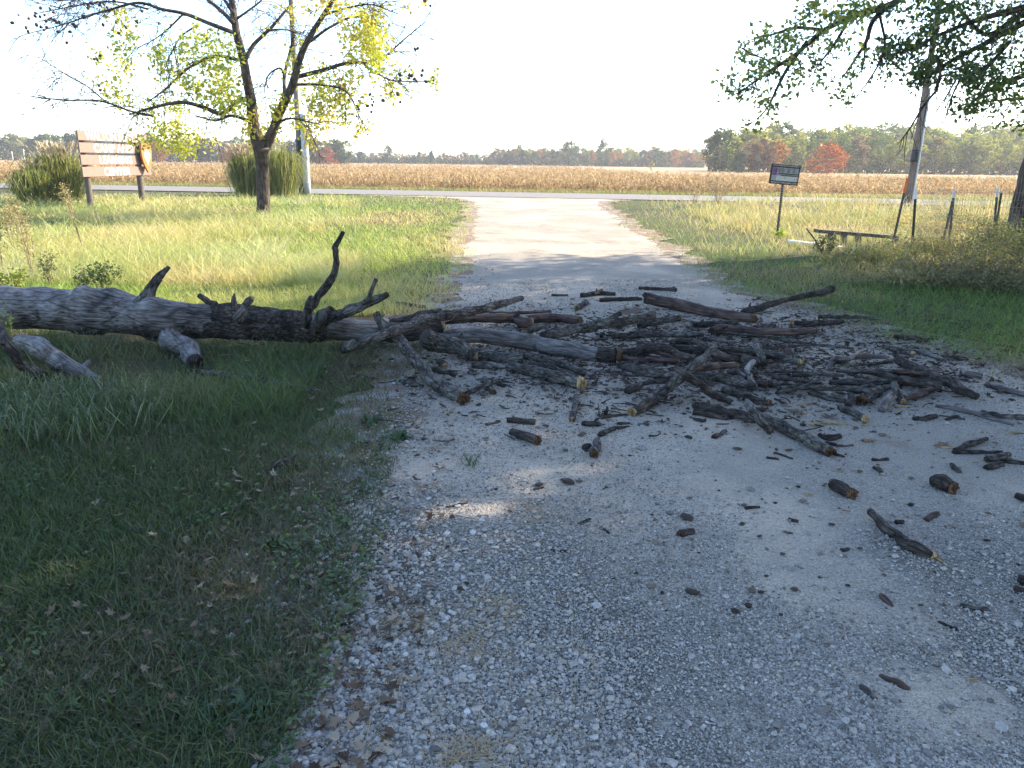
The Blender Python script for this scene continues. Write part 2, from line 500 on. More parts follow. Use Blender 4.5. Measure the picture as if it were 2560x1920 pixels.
M['black'] = simple_mat("black_paint", (.012, .012, .014), (.025, .025, .027), 30, .5, .05)
M['conduit'] = simple_mat("grey_plastic_conduit", (.42, .43, .44), (.52, .53, .54), 6, .4, .02)
M['white'] = simple_mat("white_paint", (.74, .73, .70), (.82, .81, .79), 25, .5, .05)
M['red_board'] = simple_mat("faded_redwood_boards", (.185, .118, .096), (.255, .168, .138), 9, .8, .3, stretch=(6, 1, 6))
M['plaque'] = simple_mat("brown_plaque", (.34, .11, .02), (.44, .17, .045), 12, .6, .15)
M['post_grey'] = simple_mat("weathered_post", (.07, .055, .045), (.16, .13, .105), 25, .9, .5, stretch=(3, 3, .6))
M['grey_plank'] = simple_mat("grey_weathered_planks", (.06, .052, .042), (.14, .125, .105), 14, .9, .4, stretch=(1, 4, 4))
M['steel'] = simple_mat("dark_green_steel", (.02, .026, .022), (.045, .05, .045), 30, .55, .1)
M['rust'] = simple_mat("rusty_brown_steel", (.03, .02, .016), (.07, .045, .035), 40, .7, .2)
M['orange'] = simple_mat("orange_marker", (.80, .14, .02), (.88, .20, .04), 10, .5, .02)
M['wire'] = simple_mat("galvanised_wire", (.16, .16, .15), (.24, .24, .23), 10, .5, .02, metal=.3)
M['panel'] = simple_mat("sign_panel_grey", (.30, .29, .28), (.36, .35, .34), 30, .5, .02)
M['panel_light'] = simple_mat("sign_panel_light", (.50, .49, .45), (.56, .55, .50), 30, .5, .02)
M['purple'] = simple_mat("purple_flower_picture", (.05, .03, .05), (.36, .14, .34), 16, .5, .02)
M['flower_red'] = simple_mat("red_flower_print", (.40, .12, .12), (.45, .16, .16), 16, .5, .02)
M['wood_trunk'] = bark_mat("old_trunk_wood", [(.32, (.006, .004, .0035)), (.40, (.045, .033, .027)), (.52, (.115, .098, .09)), (.72, (.235, .22, .215))], 46, 9.0, .8, .5, .012, .20, .9, .05)
M['attr'] = attr_mat("stone_surface", .9, .25, .3, 90)
M['chip'] = attr_mat("debris_surface", .9, .2, .5, 45)
M['ball'] = simple_mat("dark_seed_balls", (.03, .022, .018), (.06, .045, .035), 40, .9, .3)

# ================================================================== SETTING
def sheet(name, X, Y, Z, material, kind='structure'):
    ny, nx = X.shape
    V = np.stack([X, Y, Z], -1).reshape(-1, 3)
    i = np.arange(ny - 1)[:, None] * nx + np.arange(nx - 1)[None]
    g = Geo().add(V, np.stack([i, i + 1, i + nx + 1, i + nx], -1).reshape(-1, 4), uv=V[:, :2])
    return tag(build(g, name, material), kind=kind)

M['soil'] = ground_mat("grassy_soil", [
    (14, [(.3, (.035, .030, .018)), (.55, (.075, .065, .038)), (.75, (.13, .11, .065))], 0, 0, 0),
    (30, [(.3, (.02, .03, .01)), (.7, (.07, .085, .03))], .9, .45, .62)],
    [(60, .6, .03, 'n')])
M['gravel_base'] = ground_mat("driveway_gravel", [
    (110, [(.33, (.14, .12, .096)), (.5, (.31, .278, .232)), (.68, (.49, .445, .38))], 0, 0, 0),
    (70, [(.34, (.36, .295, .225)), (.5, (.47, .395, .31)), (.66, (.54, .465, .38))], .55, .46, .58),
    (60, [(.3, (.15, .115, .085)), (.7, (.25, .20, .15))], .8, .60, .72)],
    [(2.2, .5, .10, 'n'), (38, .5, .02, 'v'), (75, .7, .015, 'v'), (160, .6, .008, 'v')])
M['dirt'] = ground_mat("packed_dirt", [
    (60, [(.3, (.08, .053, .035)), (.5, (.19, .135, .092)), (.72, (.31, .24, .175))], 0, 0, 0),
    (90, [(.3, (.22, .20, .18)), (.7, (.40, .375, .35))], 3.0, .50, .62)],
    [(80, .6, .012, 'v')])
M['asphalt'] = ground_mat("worn_road_surface", [
    (3, [(.3, (.15, .14, .133)), (.7, (.21, .197, .19))], 0, 0, 0)], [(120, .3, .01, 'n')])
M['field_soil'] = ground_mat("stubble_soil", [
    (.6, [(.3, (.24, .165, .09)), (.7, (.40, .29, .165))], 0, 0, 0)], [(4, .6, .2, 'n')])

# ground: one sheet to the horizon, gently uneven near the camera
gx = np.concatenate([-np.geomspace(3000, 22, 26), np.arange(-20, 20.1, .5), np.geomspace(22, 3000, 26)])
gy = np.concatenate([-np.geomspace(600, 12, 10), np.arange(-10, 40.1, .5), np.geomspace(42, 4000, 30)])
GX, GY = np.meshgrid(gx, gy)
sheet("ground", GX, GY, np.full_like(GX, -.012) + .010 * fbm2(GX * .5, GY * .5, 3), M['soil'])

def edge_curve(pts):
    P = G(*np.array(pts, float).T)
    o = np.argsort(P[:, 1])
    return P[o, 1], P[o, 0]
LY, LX = edge_curve([(640, 1915), (770, 1700), (850, 1500), (905, 1350), (950, 1200), (985, 1080), (1030, 960), (1075, 860), (1140, 740), (1166, 680), (1175, 620), (1187, 560), (1196, 525), (1192, 507), (1150, 496)])
RY, RX = edge_curve([(2560, 955), (2380, 895), (2200, 835), (2080, 790), (1960, 762), (1860, 735), (1770, 690), (1700, 650), (1630, 600), (1560, 560), (1525, 530), (1492, 512), (1500, 504), (1570, 498)])
LY = np.concatenate([[-14], LY, [36.4, 37.6]]); LX = np.concatenate([[-1.3], LX, [-4.5, -9.0]])
RY = np.concatenate([[-14, 2.5], RY, [35.0, 37.6]]); RX = np.concatenate([[9.5, 6.2], RX, [6.8, 9.0]])
def left_edge(y): return np.interp(y, LY, LX)
def right_edge(y): return np.interp(y, RY, RX)

dy = np.concatenate([np.arange(-14, 1.2, .5), np.arange(1.2, 12, .06), np.arange(12, 37.4, .2)])
ts = np.concatenate([np.linspace(0, .12, 5)[:-1], np.linspace(.12, .88, 26), np.linspace(.88, 1, 5)[1:]])
l = left_edge(dy) + .16 * fbm2(dy * 1.3, dy * 0, 21) + .10 * fbm2(dy * 5, dy * 0, 22)
r = right_edge(dy) + .22 * fbm2(dy * 1.1, dy * 0 + 9, 23) + .12 * fbm2(dy * 5, dy * 0, 24)
DX = l[:, None] * (1 - ts) + r[:, None] * ts
DY = np.repeat(dy[:, None], len(ts), 1)
trk = np.exp(-((DX - (.35 * DX * 0 + l[:, None] + .95)) / .30) ** 2) + np.exp(-((DX - (l[:, None] + 2.45)) / .34) ** 2)
DZ = .003 + .005 * (1 - trk).clip(0, 1) * np.minimum(1, np.minimum(ts, 1 - ts) * 8) + .002 * (fbm2(DX * .9, DY * .7, 31) + .6).clip(0, 1) * np.minimum(1, np.minimum(ts, 1 - ts) * 8)
for sgn, edge in ((-1, l), (1, r)):
    wd = .46 + .34 * fbm2(dy * .9, dy * 0 + sgn, 27) + .12 * fbm2(dy * 6, dy * 0 + sgn, 28)
    q = np.linspace(-.3, 1, 7)
    SX = edge[:, None] + sgn * np.maximum(wd, .05)[:, None] * q
    SY = np.repeat(dy[:, None], 7, 1)
    sheet("dirt_shoulder", SX if sgn > 0 else SX[:, ::-1], SY, np.full_like(SX, .0025) + .0015 * np.sin(SY * 3), M['dirt'])
sheet("driveway", DX, DY, DZ, M['gravel_base'])

rx = np.concatenate([np.linspace(-400, -40, 20), np.arange(-38, 39, 2.), np.linspace(40, 400, 20)])
rt = np.linspace(0, 1, 7)
RXX = np.repeat(rx[:, None], 7, 1)
RYY = (36.6 - .14 * rx)[:, None] + rt * 6.0
sheet("road", RXX[:, ::-1], RYY[:, ::-1], .025 + .05 * (1 - (2 * rt[::-1] - 1) ** 2) + 0 * RXX, M['asphalt'])

fy = np.concatenate([np.arange(0, 40, 4.), np.geomspace(40, 420, 12)])
fx = np.linspace(-420, 420, 60)
FX, FT = np.meshgrid(fx, fy)
sheet("field", FX, FT + 45.2 - .14 * FX * np.exp(-FT / 200), np.full_like(FX, .015), M['field_soil'])

# ------------------------------------------------------------------ vegetation that nobody could count
def px_sample(n, x0, x1, y0, y1):
    P = G(rng.uniform(x0, x1, n), rng.uniform(y0, y1, n))
    return P
def on_drive(P, m=0.0):
    return (P[:, 0] > left_edge(P[:, 1]) + m) & (P[:, 0] < right_edge(P[:, 1]) - m)
def near_edge(y): return 36.4 - .14 * 0

def grass_patch(name, P, h, w, lean, cols, cn, kindlabel=None, seed=0, hn=.5, matn='grass', shift=0.0):
    n = len(P)
    d = np.hypot(P[:, 0], P[:, 1])
    nz = fbm2(P[:, 0] * cn, P[:, 1] * cn, seed) * .9 + .5 + shift + rng.normal(0, .16, n)
    col = mixcol(cols, nz) * rng.uniform(.7, 1.25, n)[:, None]
    hh = h * np.exp(rng.normal(0, .35, n)) * (1 + hn * fbm2(P[:, 0] * .9, P[:, 1] * .9, seed + 7))
    a = rng.uniform(0, 2 * np.pi, n)
    D = np.stack([np.cos(a), np.sin(a), np.zeros(n)], 1)
    ww = np.maximum(w, .00042 * d) * rng.uniform(.7, 1.4, n)
    g = Geo().add(**blades(P, D, hh * lean * rng.uniform(.2, 1.2, n), hh * .62, hh * rng.uniform(.55, 1.0, n), ww, col))
    return tag(build(g, name, M[matn]), kind='stuff')

def keep_ground(P):
    return P[(P[:, 1] < 36.4 - .14 * P[:, 0]) & (P[:, 1] > .6)]

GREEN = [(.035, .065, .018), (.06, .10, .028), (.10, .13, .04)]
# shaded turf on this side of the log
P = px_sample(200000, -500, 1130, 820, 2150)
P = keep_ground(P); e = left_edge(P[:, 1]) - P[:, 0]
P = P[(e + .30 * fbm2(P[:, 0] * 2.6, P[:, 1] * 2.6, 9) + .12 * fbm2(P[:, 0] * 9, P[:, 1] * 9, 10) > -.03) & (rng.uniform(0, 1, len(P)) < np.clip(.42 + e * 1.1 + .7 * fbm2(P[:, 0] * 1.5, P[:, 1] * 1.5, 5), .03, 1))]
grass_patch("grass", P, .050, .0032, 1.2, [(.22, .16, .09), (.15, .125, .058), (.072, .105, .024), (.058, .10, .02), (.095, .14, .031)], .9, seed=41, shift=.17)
# longer lush strip below the log and the tuft at its foot
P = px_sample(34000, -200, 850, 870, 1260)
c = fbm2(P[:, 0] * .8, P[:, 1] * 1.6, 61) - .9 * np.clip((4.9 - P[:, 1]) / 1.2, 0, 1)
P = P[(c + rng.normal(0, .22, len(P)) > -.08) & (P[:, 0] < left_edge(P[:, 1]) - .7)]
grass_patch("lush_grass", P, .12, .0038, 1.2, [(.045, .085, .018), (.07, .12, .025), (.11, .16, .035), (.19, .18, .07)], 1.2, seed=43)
P = px_sample(9000, -300, 1100, 880, 2150)
e = left_edge(P[:, 1]) - P[:, 0]; P = P[(e > -.1) & (fbm2(P[:, 0] * 2.2, P[:, 1] * 2.2, 67) > .05)]; P[:, 2] = rng.uniform(.015, .05, len(P))
g = Geo().add(**leaf_faces(P, rng.uniform(.012, .034, len(P)), mixcol([(.05, .10, .025), (.09, .15, .04), (.13, .18, .06)], rng.uniform(0, 1, len(P))), flat=.6))
tag(build(g, "clover_weeds", M['grass'], smooth=False), kind='stuff')
cl = G(np.array([60, 150, 230, 330, 40, 120, 285, -60, 90, 190]), np.array([1020, 1060, 1090, 1040, 1120, 1010, 1010, 1060, 1080, 1030]))
k = rng.integers(0, len(cl), 1500)
P = cl[k] + np.stack([rng.normal(0, .13, 1500), rng.normal(0, .10, 1500), np.zeros(1500)], 1)
a = rng.uniform(0, 2 * np.pi, 1500); D = np.stack([np.cos(a), np.sin(a), 0 * a], 1)
hh = rng.uniform(.11, .27, 1500)
g = Geo().add(**blades(P, D, hh * rng.uniform(.3, 1.1, 1500), hh * .75, hh * rng.uniform(.25, .9, 1500), .0065, mixcol([(.06, .10, .028), (.11, .16, .05), (.36, .36, .24)], rng.uniform(0, 1, 1500) ** 1.4)))
tag(build(g, "tufted_grass", M['grass']), kind='stuff')
# sunlit lawn behind the log
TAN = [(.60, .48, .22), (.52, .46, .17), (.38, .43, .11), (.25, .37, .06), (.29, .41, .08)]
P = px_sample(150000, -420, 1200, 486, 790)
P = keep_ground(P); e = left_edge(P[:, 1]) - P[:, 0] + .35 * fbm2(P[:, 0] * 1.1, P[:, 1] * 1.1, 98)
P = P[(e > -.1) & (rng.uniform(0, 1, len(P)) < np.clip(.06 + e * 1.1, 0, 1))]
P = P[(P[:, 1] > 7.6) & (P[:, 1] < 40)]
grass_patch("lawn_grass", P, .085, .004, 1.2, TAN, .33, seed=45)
P = px_sample(60000, -420, 900, 500, 720)
P = keep_ground(P)
c = fbm2(P[:, 0] * .28, P[:, 1] * .45, 63)
P = P[(c + .25 * (P[:, 0] < -4.0) - .3 * (P[:, 0] > -2.2) > .10) & (P[:, 1] > 7.6) & (left_edge(P[:, 1]) - P[:, 0] > .7)]
grass_patch("meadow_grass", P, .24, .0045, 1.5, [(.62, .52, .27), (.54, .47, .20), (.33, .41, .11), (.60, .55, .34)], .5, seed=47)
# right verge: green strip along the drive, rough tan grass further out
P = px_sample(110000, 1280, 2900, 498, 960)
P = keep_ground(P); e = P[:, 0] - right_edge(P[:, 1])
P = P[(e > -.25) & (rng.uniform(0, 1, len(P)) < np.clip(.25 + e * 1.2 + .6 * fbm2(P[:, 0], P[:, 1], 71), .04, 1))]
e = P[:, 0] - right_edge(P[:, 1])
near = e + 2.2 * fbm2(P[:, 0] * .6, P[:, 1] * .6, 73) + rng.normal(0, .5, len(P)) < 1.7 + .03 * P[:, 1] + 2.2 * np.clip((14 - P[:, 1]) / 3, 0, 1)
grass_patch("verge_grass", P[near], .075, .004, 1.2, [(.36, .30, .13), (.17, .26, .05), (.12, .21, .035), (.16, .25, .05)], .5, seed=49)
grass_patch("rough_grass", P[~near], .21, .0045, 1.4, [(.60, .45, .25), (.50, .41, .20), (.31, .34, .11), (.54, .46, .26)], .5, seed=51)
P = px_sample(52000, 1650, 2950, 505, 640)
P = P[P[:, 0] - right_edge(P[:, 1]) > 2.6]; P = P[fbm2(P[:, 0] * .4, P[:, 1] * .4, 77) > -.2]
qx, qy = proj(P); P = P[~((qx > 1880) & (qx < 2330) & (qy > 565))]
grass_patch("tall_weed_grass", P, .30, .005, .9, [(.54, .39, .22), (.44, .36, .17), (.24, .28, .09), (.58, .47, .29)], .45, seed=53)
# verge between road and field
xx = rng.uniform(-60, 60, 30000); yy = 42.7 - .14 * xx + rng.uniform(0, 3.4, 30000)
grass_patch("roadside_grass", np.stack([xx, yy, 0 * xx], 1), .16, .012, 1.0, [(.36, .31, .12), (.20, .23, .06), (.42, .36, .16)], .3, seed=55)

# ------------------------------------------------------------------ gravel stones
ico = (lambda t: np.array([[-1, t, 0], [1, t, 0], [-1, -t, 0], [1, -t, 0], [0, -1, t], [0, 1, t], [0, -1, -t], [0, 1, -t], [t, 0, -1], [t, 0, 1], [-t, 0, -1], [-t, 0, 1]]) / math.sqrt(1 + t * t))((1 + 5 ** .5) / 2)
icof = np.array([[0, 11, 5], [0, 5, 1], [0, 1, 7], [0, 7, 10], [0, 10, 11], [1, 5, 9], [5, 11, 4], [11, 10, 2], [10, 7, 6], [7, 1, 8], [3, 9, 4], [3, 4, 2], [3, 2, 6], [3, 6, 8], [3, 8, 9], [4, 9, 5], [2, 4, 11], [6, 2, 10], [8, 6, 7], [9, 8, 1]])
def stones(name, P, rad, cols, matn='attr', flat=.62, sink=.25):
    n = len(P)
    V = ico[None] * (1 + rng.normal(0, .17, (n, 12, 1)))
    sc = np.stack([rng.uniform(.8, 1.35, n), rng.uniform(.7, 1.1, n), flat * rng.uniform(.7, 1.2, n)], 1)
    V = V * sc[:, None] * rad[:, None, None]
    a = rng.uniform(0, 2 * np.pi, n); ca, sa = np.cos(a)[:, None], np.sin(a)[:, None]
    V = np.stack([V[..., 0] * ca - V[..., 1] * sa, V[..., 0] * sa + V[..., 1] * ca, V[..., 2]], -1)
    V += P[:, None]
    V[..., 2] += (rad * flat * (1 - 2 * sink))[:, None] + .008
    F = (np.arange(n)[:, None, None] * 12 + icof[None]).reshape(-1, 3)
    g = Geo().add(V.reshape(-1, 3), F3=F, col=np.repeat(cols, 12, axis=0))
    return tag(build(g, name, M[matn], smooth=False), kind='stuff')
band_pts = [G(np.array(a, float), np.array(b, float)) for a, b in (((1490, 1560, 1700, 1860, 2060, 2200), (985, 1100, 1280, 1520, 1760, 1950)), ((1330, 1400, 1460, 1500), (1250, 1450, 1650, 1950)), ((2160, 2380, 2640), (1330, 1500, 1800)))]
def gravel_band(P):
    d = np.full(len(P), 9.0)
    for b in band_pts:
        c = catmull(b, 60)
        d = np.minimum(d, np.abs(np.interp(P[:, 1], c[::-1, 1], c[::-1, 0]) - P[:, 0]) + 9 * np.maximum(0, P[:, 1] - c[:, 1].max()))
    return np.exp(-(d / (.13 + .06 * fbm2(P[:, 0] * 2, P[:, 1] * 2, 88))) ** 2)
DIRT = [(1190, 1270, .14, .09), (1085, 1175, .22, .22), (1980, 1400, .34, .34), (2330, 1500, .30, .25), (2420, 1780, .22, .14), (1640, 1800, .10, .16), (1400, 1180, .3, .2)]   # bare dusty stretches
def smooth_track(P):
    a = G(np.array([1250., 1560.]), np.array([980., 1300.])); b = G(np.array([1950., 2300.]), np.array([1250., 1150.]))
    dp = 0
    for u, v, rx_, ry_ in DIRT:
        c = G(float(u), float(v)); dp = dp + 1.1 * np.exp(-((P[:, 0] - c[0]) / rx_) ** 2 - ((P[:, 1] - c[1]) / ry_) ** 2)
    return dp + np.exp(-((P[:, 0] - a[0, 0]) / .45) ** 2 - ((P[:, 1] - a[0, 1]) / .8) ** 2) + np.exp(-((P[:, 0] - b[0, 0]) / .5) ** 2 - ((P[:, 1] - b[0, 1]) / .9) ** 2) + np.exp(-((P[:, 0] - b[1, 0]) / .8) ** 2 - ((P[:, 1] - b[1, 1]) / 1.0) ** 2)
P = px_sample(150000, 420, 3300, 760, 2080)
P = P[on_drive(P, -.40)]
e = np.minimum(P[:, 0] - left_edge(P[:, 1]), right_edge(P[:, 1]) - P[:, 0])
P = P[rng.uniform(0, 1, len(P)) < np.clip(1 + e * 2.6, 0, 1) ** 2]
e = P[:, 0] - left_edge(P[:, 1])
band = fbm2(P[:, 0] * 1.1, P[:, 1] * .45, 81) + .45 * np.exp(-np.maximum(e, 0) / .7) + .15 * fbm2(P[:, 0] * 5, P[:, 1] * 5, 82) + .55 * gravel_band(P) - .8 * smooth_track(P) - .10
P = P[band + rng.normal(0, .15, len(P)) > .02]
e = P[:, 0] - left_edge(P[:, 1])
rad = np.exp(rng.normal(math.log(.0036), .42, len(P))) * (1 + .6 * np.exp(-np.maximum(e, 0) / .6))
rad = np.maximum(rad, .0009 * np.hypot(P[:, 0], P[:, 1]))
rad = np.minimum(rad, .016)
t = rng.uniform(0, 1, len(P))
stones("gravel", P, rad, mixcol([(.11, .096, .082), (.245, .225, .197), (.33, .307, .27), (.38, .325, .265), (.42, .395, .35)], t))
n = 320000
P = px_sample(n, 420, 3300, 700, 2080)
P = P[on_drive(P, -.55)]; e = np.minimum(P[:, 0] - left_edge(P[:, 1]), right_edge(P[:, 1]) - P[:, 0]); P = P[rng.uniform(0, 1, len(P)) < np.clip(1 + e * 1.6, 0, 1)]
b2 = fbm2(P[:, 0] * 1.3, P[:, 1] * .6, 86) + .6 * gravel_band(P) - .45 * smooth_track(P) + .5 * fbm2(P[:, 0] * 3, P[:, 1] * 3, 87)
P = P[b2 + rng.normal(0, .22, len(P)) > -.20]; n = len(P)
rad = np.maximum(np.exp(rng.normal(math.log(.0030), .35, n)), .0007 * np.hypot(P[:, 0], P[:, 1]))
octa = np.array([[1, 0, 0], [-1, 0, 0], [0, 1, 0], [0, -1, 0], [0, 0, 1], [0, 0, -1.]])
V = octa[None] * (1 + rng.normal(0, .25, (n, 6, 1))) + rng.normal(0, .15, (n, 6, 3))
V = V * rad[:, None, None] * np.array([1.1, 1.1, .8]) + P[:, None]; V[..., 2] += .0095
F = np.array([[0, 2, 4], [2, 1, 4], [1, 3, 4], [3, 0, 4], [2, 0, 5], [1, 2, 5], [3, 1, 5], [0, 3, 5]])
g = Geo().add(V.reshape(-1, 3), F3=(np.arange(n)[:, None, None] * 6 + F[None]).reshape(-1, 3), col=np.repeat(mixcol([(.09, .079, .066), (.235, .213, .183), (.37, .337, .29), (.50, .462, .405)], rng.uniform(0, 1, n)), 6, axis=0))
tag(build(g, "fine_gravel", M['attr'], smooth=False), kind='stuff')
# bigger pale stones strewn along the left margin
P = px_sample(600, 430, 1250, 1050, 2050)
e = P[:, 0] - left_edge(P[:, 1]); P = P[(e > -.5) & (e < .9) & (rng.uniform(0, 1, len(P)) < np.exp(-np.abs(e - .15) * 2.2))]
stones("gravel_stones", P, rng.uniform(.007, .015, len(P)), mixcol([(.30, .28, .26), (.40, .38, .35), (.50, .48, .45)], rng.uniform(0, 1, len(P))), flat=.7)
P = px_sample(650, 1250, 2650, 1000, 2000)
P = P[on_drive(P, .1)]
stones("loose_stones", P, np.exp(rng.normal(math.log(.009), .3, len(P))), mixcol([(.13, .115, .10), (.26, .245, .23), (.40, .37, .33)], rng.uniform(0, 1, len(P))))

# ------------------------------------------------------------------ corn field of dried stalks
px_, py_ = rng.uniform(-200, 2760, 30000), rng.uniform(408, 486, 30000)
P = G(px_, py_)
P = np.concatenate([P, np.stack([rng.uniform(-32, 32, 7000), rng.uniform(44, 62, 7000), np.zeros(7000)], 1)])
P = P[(P[:, 1] > 45.3 - .14 * P[:, 0] + rng.uniform(0, .9, len(P))) & (P[:, 1] < 330) & (np.abs(P[:, 0]) < 260) & ~((P[:, 0] > 18) & (P[:, 1] > 96))]
n = len(P); d = np.hypot(P[:, 0], P[:, 1]); wf = np.maximum(1, d / 60)
CORN = [(.11, .07, .036), (.28, .19, .095), (.43, .31, .165), (.58, .45, .27)]
hgt = rng.uniform(.25, .88, n) * (1 + .35 * fbm2(P[:, 0] * .35, P[:, 1] * .35, 91))
g = Geo()
a = rng.uniform(0, 2 * np.pi, n); D = np.stack([np.cos(a), np.sin(a), 0 * a], 1)
g.add(**blades(P, D, hgt * rng.uniform(0, .8, n), hgt * .55, hgt, .028 * wf, mixcol(CORN, rng.uniform(0, .7, n))))
for kk in range(6):
    f = rng.uniform(.15, 1.0, n)
    a = rng.uniform(0, 2 * np.pi, n); D2 = np.stack([np.cos(a), np.sin(a), 0 * a], 1)
    B = P + D * (hgt * f * .3)[:, None] + np.stack([0 * f, 0 * f, hgt * f * .9], 1)
    Lf = rng.uniform(.2, .55, n)
    g.add(**blades(B, D2, Lf, rng.uniform(0, .14, n), rng.uniform(-.35, .05, n) * np.minimum(1, hgt * f * 2), rng.uniform(.035, .07, n) * np.minimum(wf, 4), mixcol(CORN, np.clip(rng.normal(.62, .26, n), 0, 1))))
tag(build(g, "dried_corn_field", M['dry']), kind='stuff')

# ------------------------------------------------------------------ far trees
PAL = {'green': [(.06, .095, .035), (.11, .155, .055), (.17, .21, .075)],
       'dark': [(.022, .045, .03), (.045, .07, .04), (.07, .095, .05)],
       'yellow': [(.17, .19, .04), (.33, .32, .07), (.44, .40, .10)],
       'orange': [(.16, .075, .03), (.32, .14, .045), (.42, .20, .07)],
       'rust': [(.13, .04, .016), (.30, .085, .025), (.46, .15, .035)],
       'brown': [(.11, .075, .05), (.20, .135, .085), (.28, .20, .12)],
       'purple': [(.07, .043, .038), (.12, .07, .055), (.22, .11, .06)],
       'olive': [(.11, .135, .045), (.21, .225, .075), (.31, .31, .11)]}
FAR_BARK = simple_mat("far_tree_bark", (.10, .085, .07), (.22, .20, .17), 5, .9, .1)
def far_tree_meshes(pal, shape, seed):
    rs = np.random.default_rng(seed)
    H = 10.0
    n = 1500
    cw, cb, ct = {'round': (4.3, 1.2, 10), 'oval': (3.2, 1.8, 10), 'cone': (2.3, .9, 10.3), 'sparse': (3.0, 2.4, 10), 'low': (5.6, .2, 8.6)}[shape]
    nb = 26
    bc = []
    for k in range(nb):
        t = (k + .5) / nb
        zc = cb + (ct - cb) * t
        prof = {'round': math.sqrt(max(.05, 1 - (2 * t - 1) ** 2)), 'oval': math.sqrt(max(.05, 1 - (2 * t - .9) ** 2 / 1.3)), 'cone': 1.05 - .9 * t, 'sparse': math.sqrt(max(.1, 1 - (2 * t - 1.1) ** 2 / 1.4)), 'low': math.sqrt(max(.05, 1 - t * t))}[shape]
        a = rs.uniform(0, 2 * np.pi); q = cw * prof * math.sqrt(rs.uniform(.15, 1)) * .8
        bc.append((q * math.cos(a), q * math.sin(a), zc, cw * rs.uniform(.22, .42)))
    bc = np.array(bc)
    k = rs.integers(0, nb, n)
    v = rs.normal(size=(n, 3)); v /= np.linalg.norm(v, axis=1)[:, None]
    P = bc[k, :3] + v * (bc[k, 3] * rs.uniform(.5, 1.05, n))[:, None] * np.array([1, 1, .8])
    P = P[P[:, 2] > .1]
    tcol = np.clip(rs.uniform(0, 1, nb)[k[:len(P)]] * .6 + rs.normal(.2, .2, len(P)), 0, 1)
    g = Geo().add(**leaf_faces(P, rs.uniform(.35, .8, len(P)) * (.8 if shape == 'sparse' else 1), mixcol(PAL[pal], tcol)))
    crown = g.mesh("crown", smooth=False); crown.materials.append(M['far_leaf'])
    t = Geo()
    t.add(**tube([(0, 0, -.2), (.1, 0, 3), (0, .1, 8)], [.26, .18, .05], 6, 6))
    for q in range(5 if shape != 'low' else 3):
        b = bc[rs.integers(3, nb)]
        t.add(**tube([(0, 0, 1.5 + q * .8), b[:3] * np.array([.5, .5, .8]), b[:3]], [.12, .08, .03], 5, 5))
    trunk = t.mesh("trunk"); trunk.materials.append(FAR_BARK)
    return crown, trunk
PROTO = {}
def proto(pal, shape, var):
    key = (pal, shape, var)
    if key not in PROTO: PROTO[key] = far_tree_meshes(pal, shape, sum(map(ord, pal + shape)) + 17 * var)
    return PROTO[key]
TREE_N = [0]
def far_tree(x, y, h, wmul, pal, shape, label, group, name="distant_tree", var=None):
    TREE_N[0] += 1
    crown, trunk = proto(pal, shape, TREE_N[0] % 2 if var is None else var)
    root = empty(name, (x, y, 0), label, "tree", group)
    root.rotation_euler.z = random.uniform(0, 6.28)
    s = h / 10.0
    root.scale = (s * wmul, s * wmul, s)
    for nm, me in (("trunk", trunk), ("crown", crown)):
        o = bpy.data.objects.new(nm, me); o.parent = root; COLL.objects.link(o)
    return root

def tree_at(px, top, Y, wpx, pal, shape, label, group=None, name="distant_tree"):
    p = atY(float(px), 420.0, Y)
    z = atY(float(px), float(top), Y)[2]
    base_w = {'round': 4.3, 'oval': 3.2, 'cone': 2.3, 'sparse': 3.0, 'low': 5.6}[shape] * z / 10 * 1.0
    far_tree(p[0], Y, z, wpx / FPX * Y / base_w, pal, shape, label, group, name)

tree_at(2070, 352, 150, 55, 'rust', 'low', "rust red round tree at the wood's edge behind the small tilted sign", name="maple_tree")
tree_at(1800, 326, 160, 48, 'dark', 'round', "big dark green tree at the corner where the taller wood begins", name="oak_tree")
tree_at(1895, 350, 158, 34, 'purple', 'round', "dull purple brown tree between the big dark tree and rust red tree", name="ash_tree")
tree_at(1845, 372, 156, 26, 'dark', 'low', "low dark green tree under the big tree at the wood's corner", name="oak_tree")
tree_at(1940, 356, 157, 30, 'orange', 'round', "orange brown tree just left of the rust red tree", name="maple_tree")
tree_at(1508, 350, 330, 22, 'dark', 'round', "tall rounded dark tree standing above the orange treeline, right of its twin", name="oak_tree")
tree_at(1425, 355, 330, 27, 'dark', 'round', "broad rounded dark tree standing above the orange treeline, left of its twin", name="oak_tree")
tree_at(1297, 364, 360, 14, 'dark', 'oval', "narrow dark tree standing above the low treeline over the driveway's end", name="oak_tree")
tree_at(1272, 374, 362, 9, 'green', 'cone', "pointed green tree close beside a narrow dark tree over the driveway's end", name="cedar_tree")
tree_at(972, 366, 360, 17, 'dark', 'round', "round dark tree standing alone over the low treeline left of the driveway", name="oak_tree")
tree_at(905, 380, 362, 14, 'dark', 'round', "small dark tree beside the gap right of the left pole's wood", name="oak_tree")
tree_at(1048, 380, 362, 8, 'green', 'cone', "first of two slim pointed trees above the low treeline", name="cedar_tree")
tree_at(1080, 378, 362, 9, 'dark', 'cone', "second of two slim pointed trees above the low treeline", name="cedar_tree")
tree_at(1640, 376, 330, 30, 'dark', 'round', "wide dark tree right of two tall rounded trees on the treeline", name="oak_tree")
tree_at(1688, 374, 330, 18, 'orange', 'round', "orange tree next to the wood's corner on the treeline", name="maple_tree")
tree_at(818, 366, 260, 28, 'rust', 'low', "orange red round tree right of the left utility pole", name="maple_tree")
tree_at(845, 352, 270, 22, 'dark', 'round', "dark green tree at the end of the wood beyond the orange red tree", name="oak_tree")
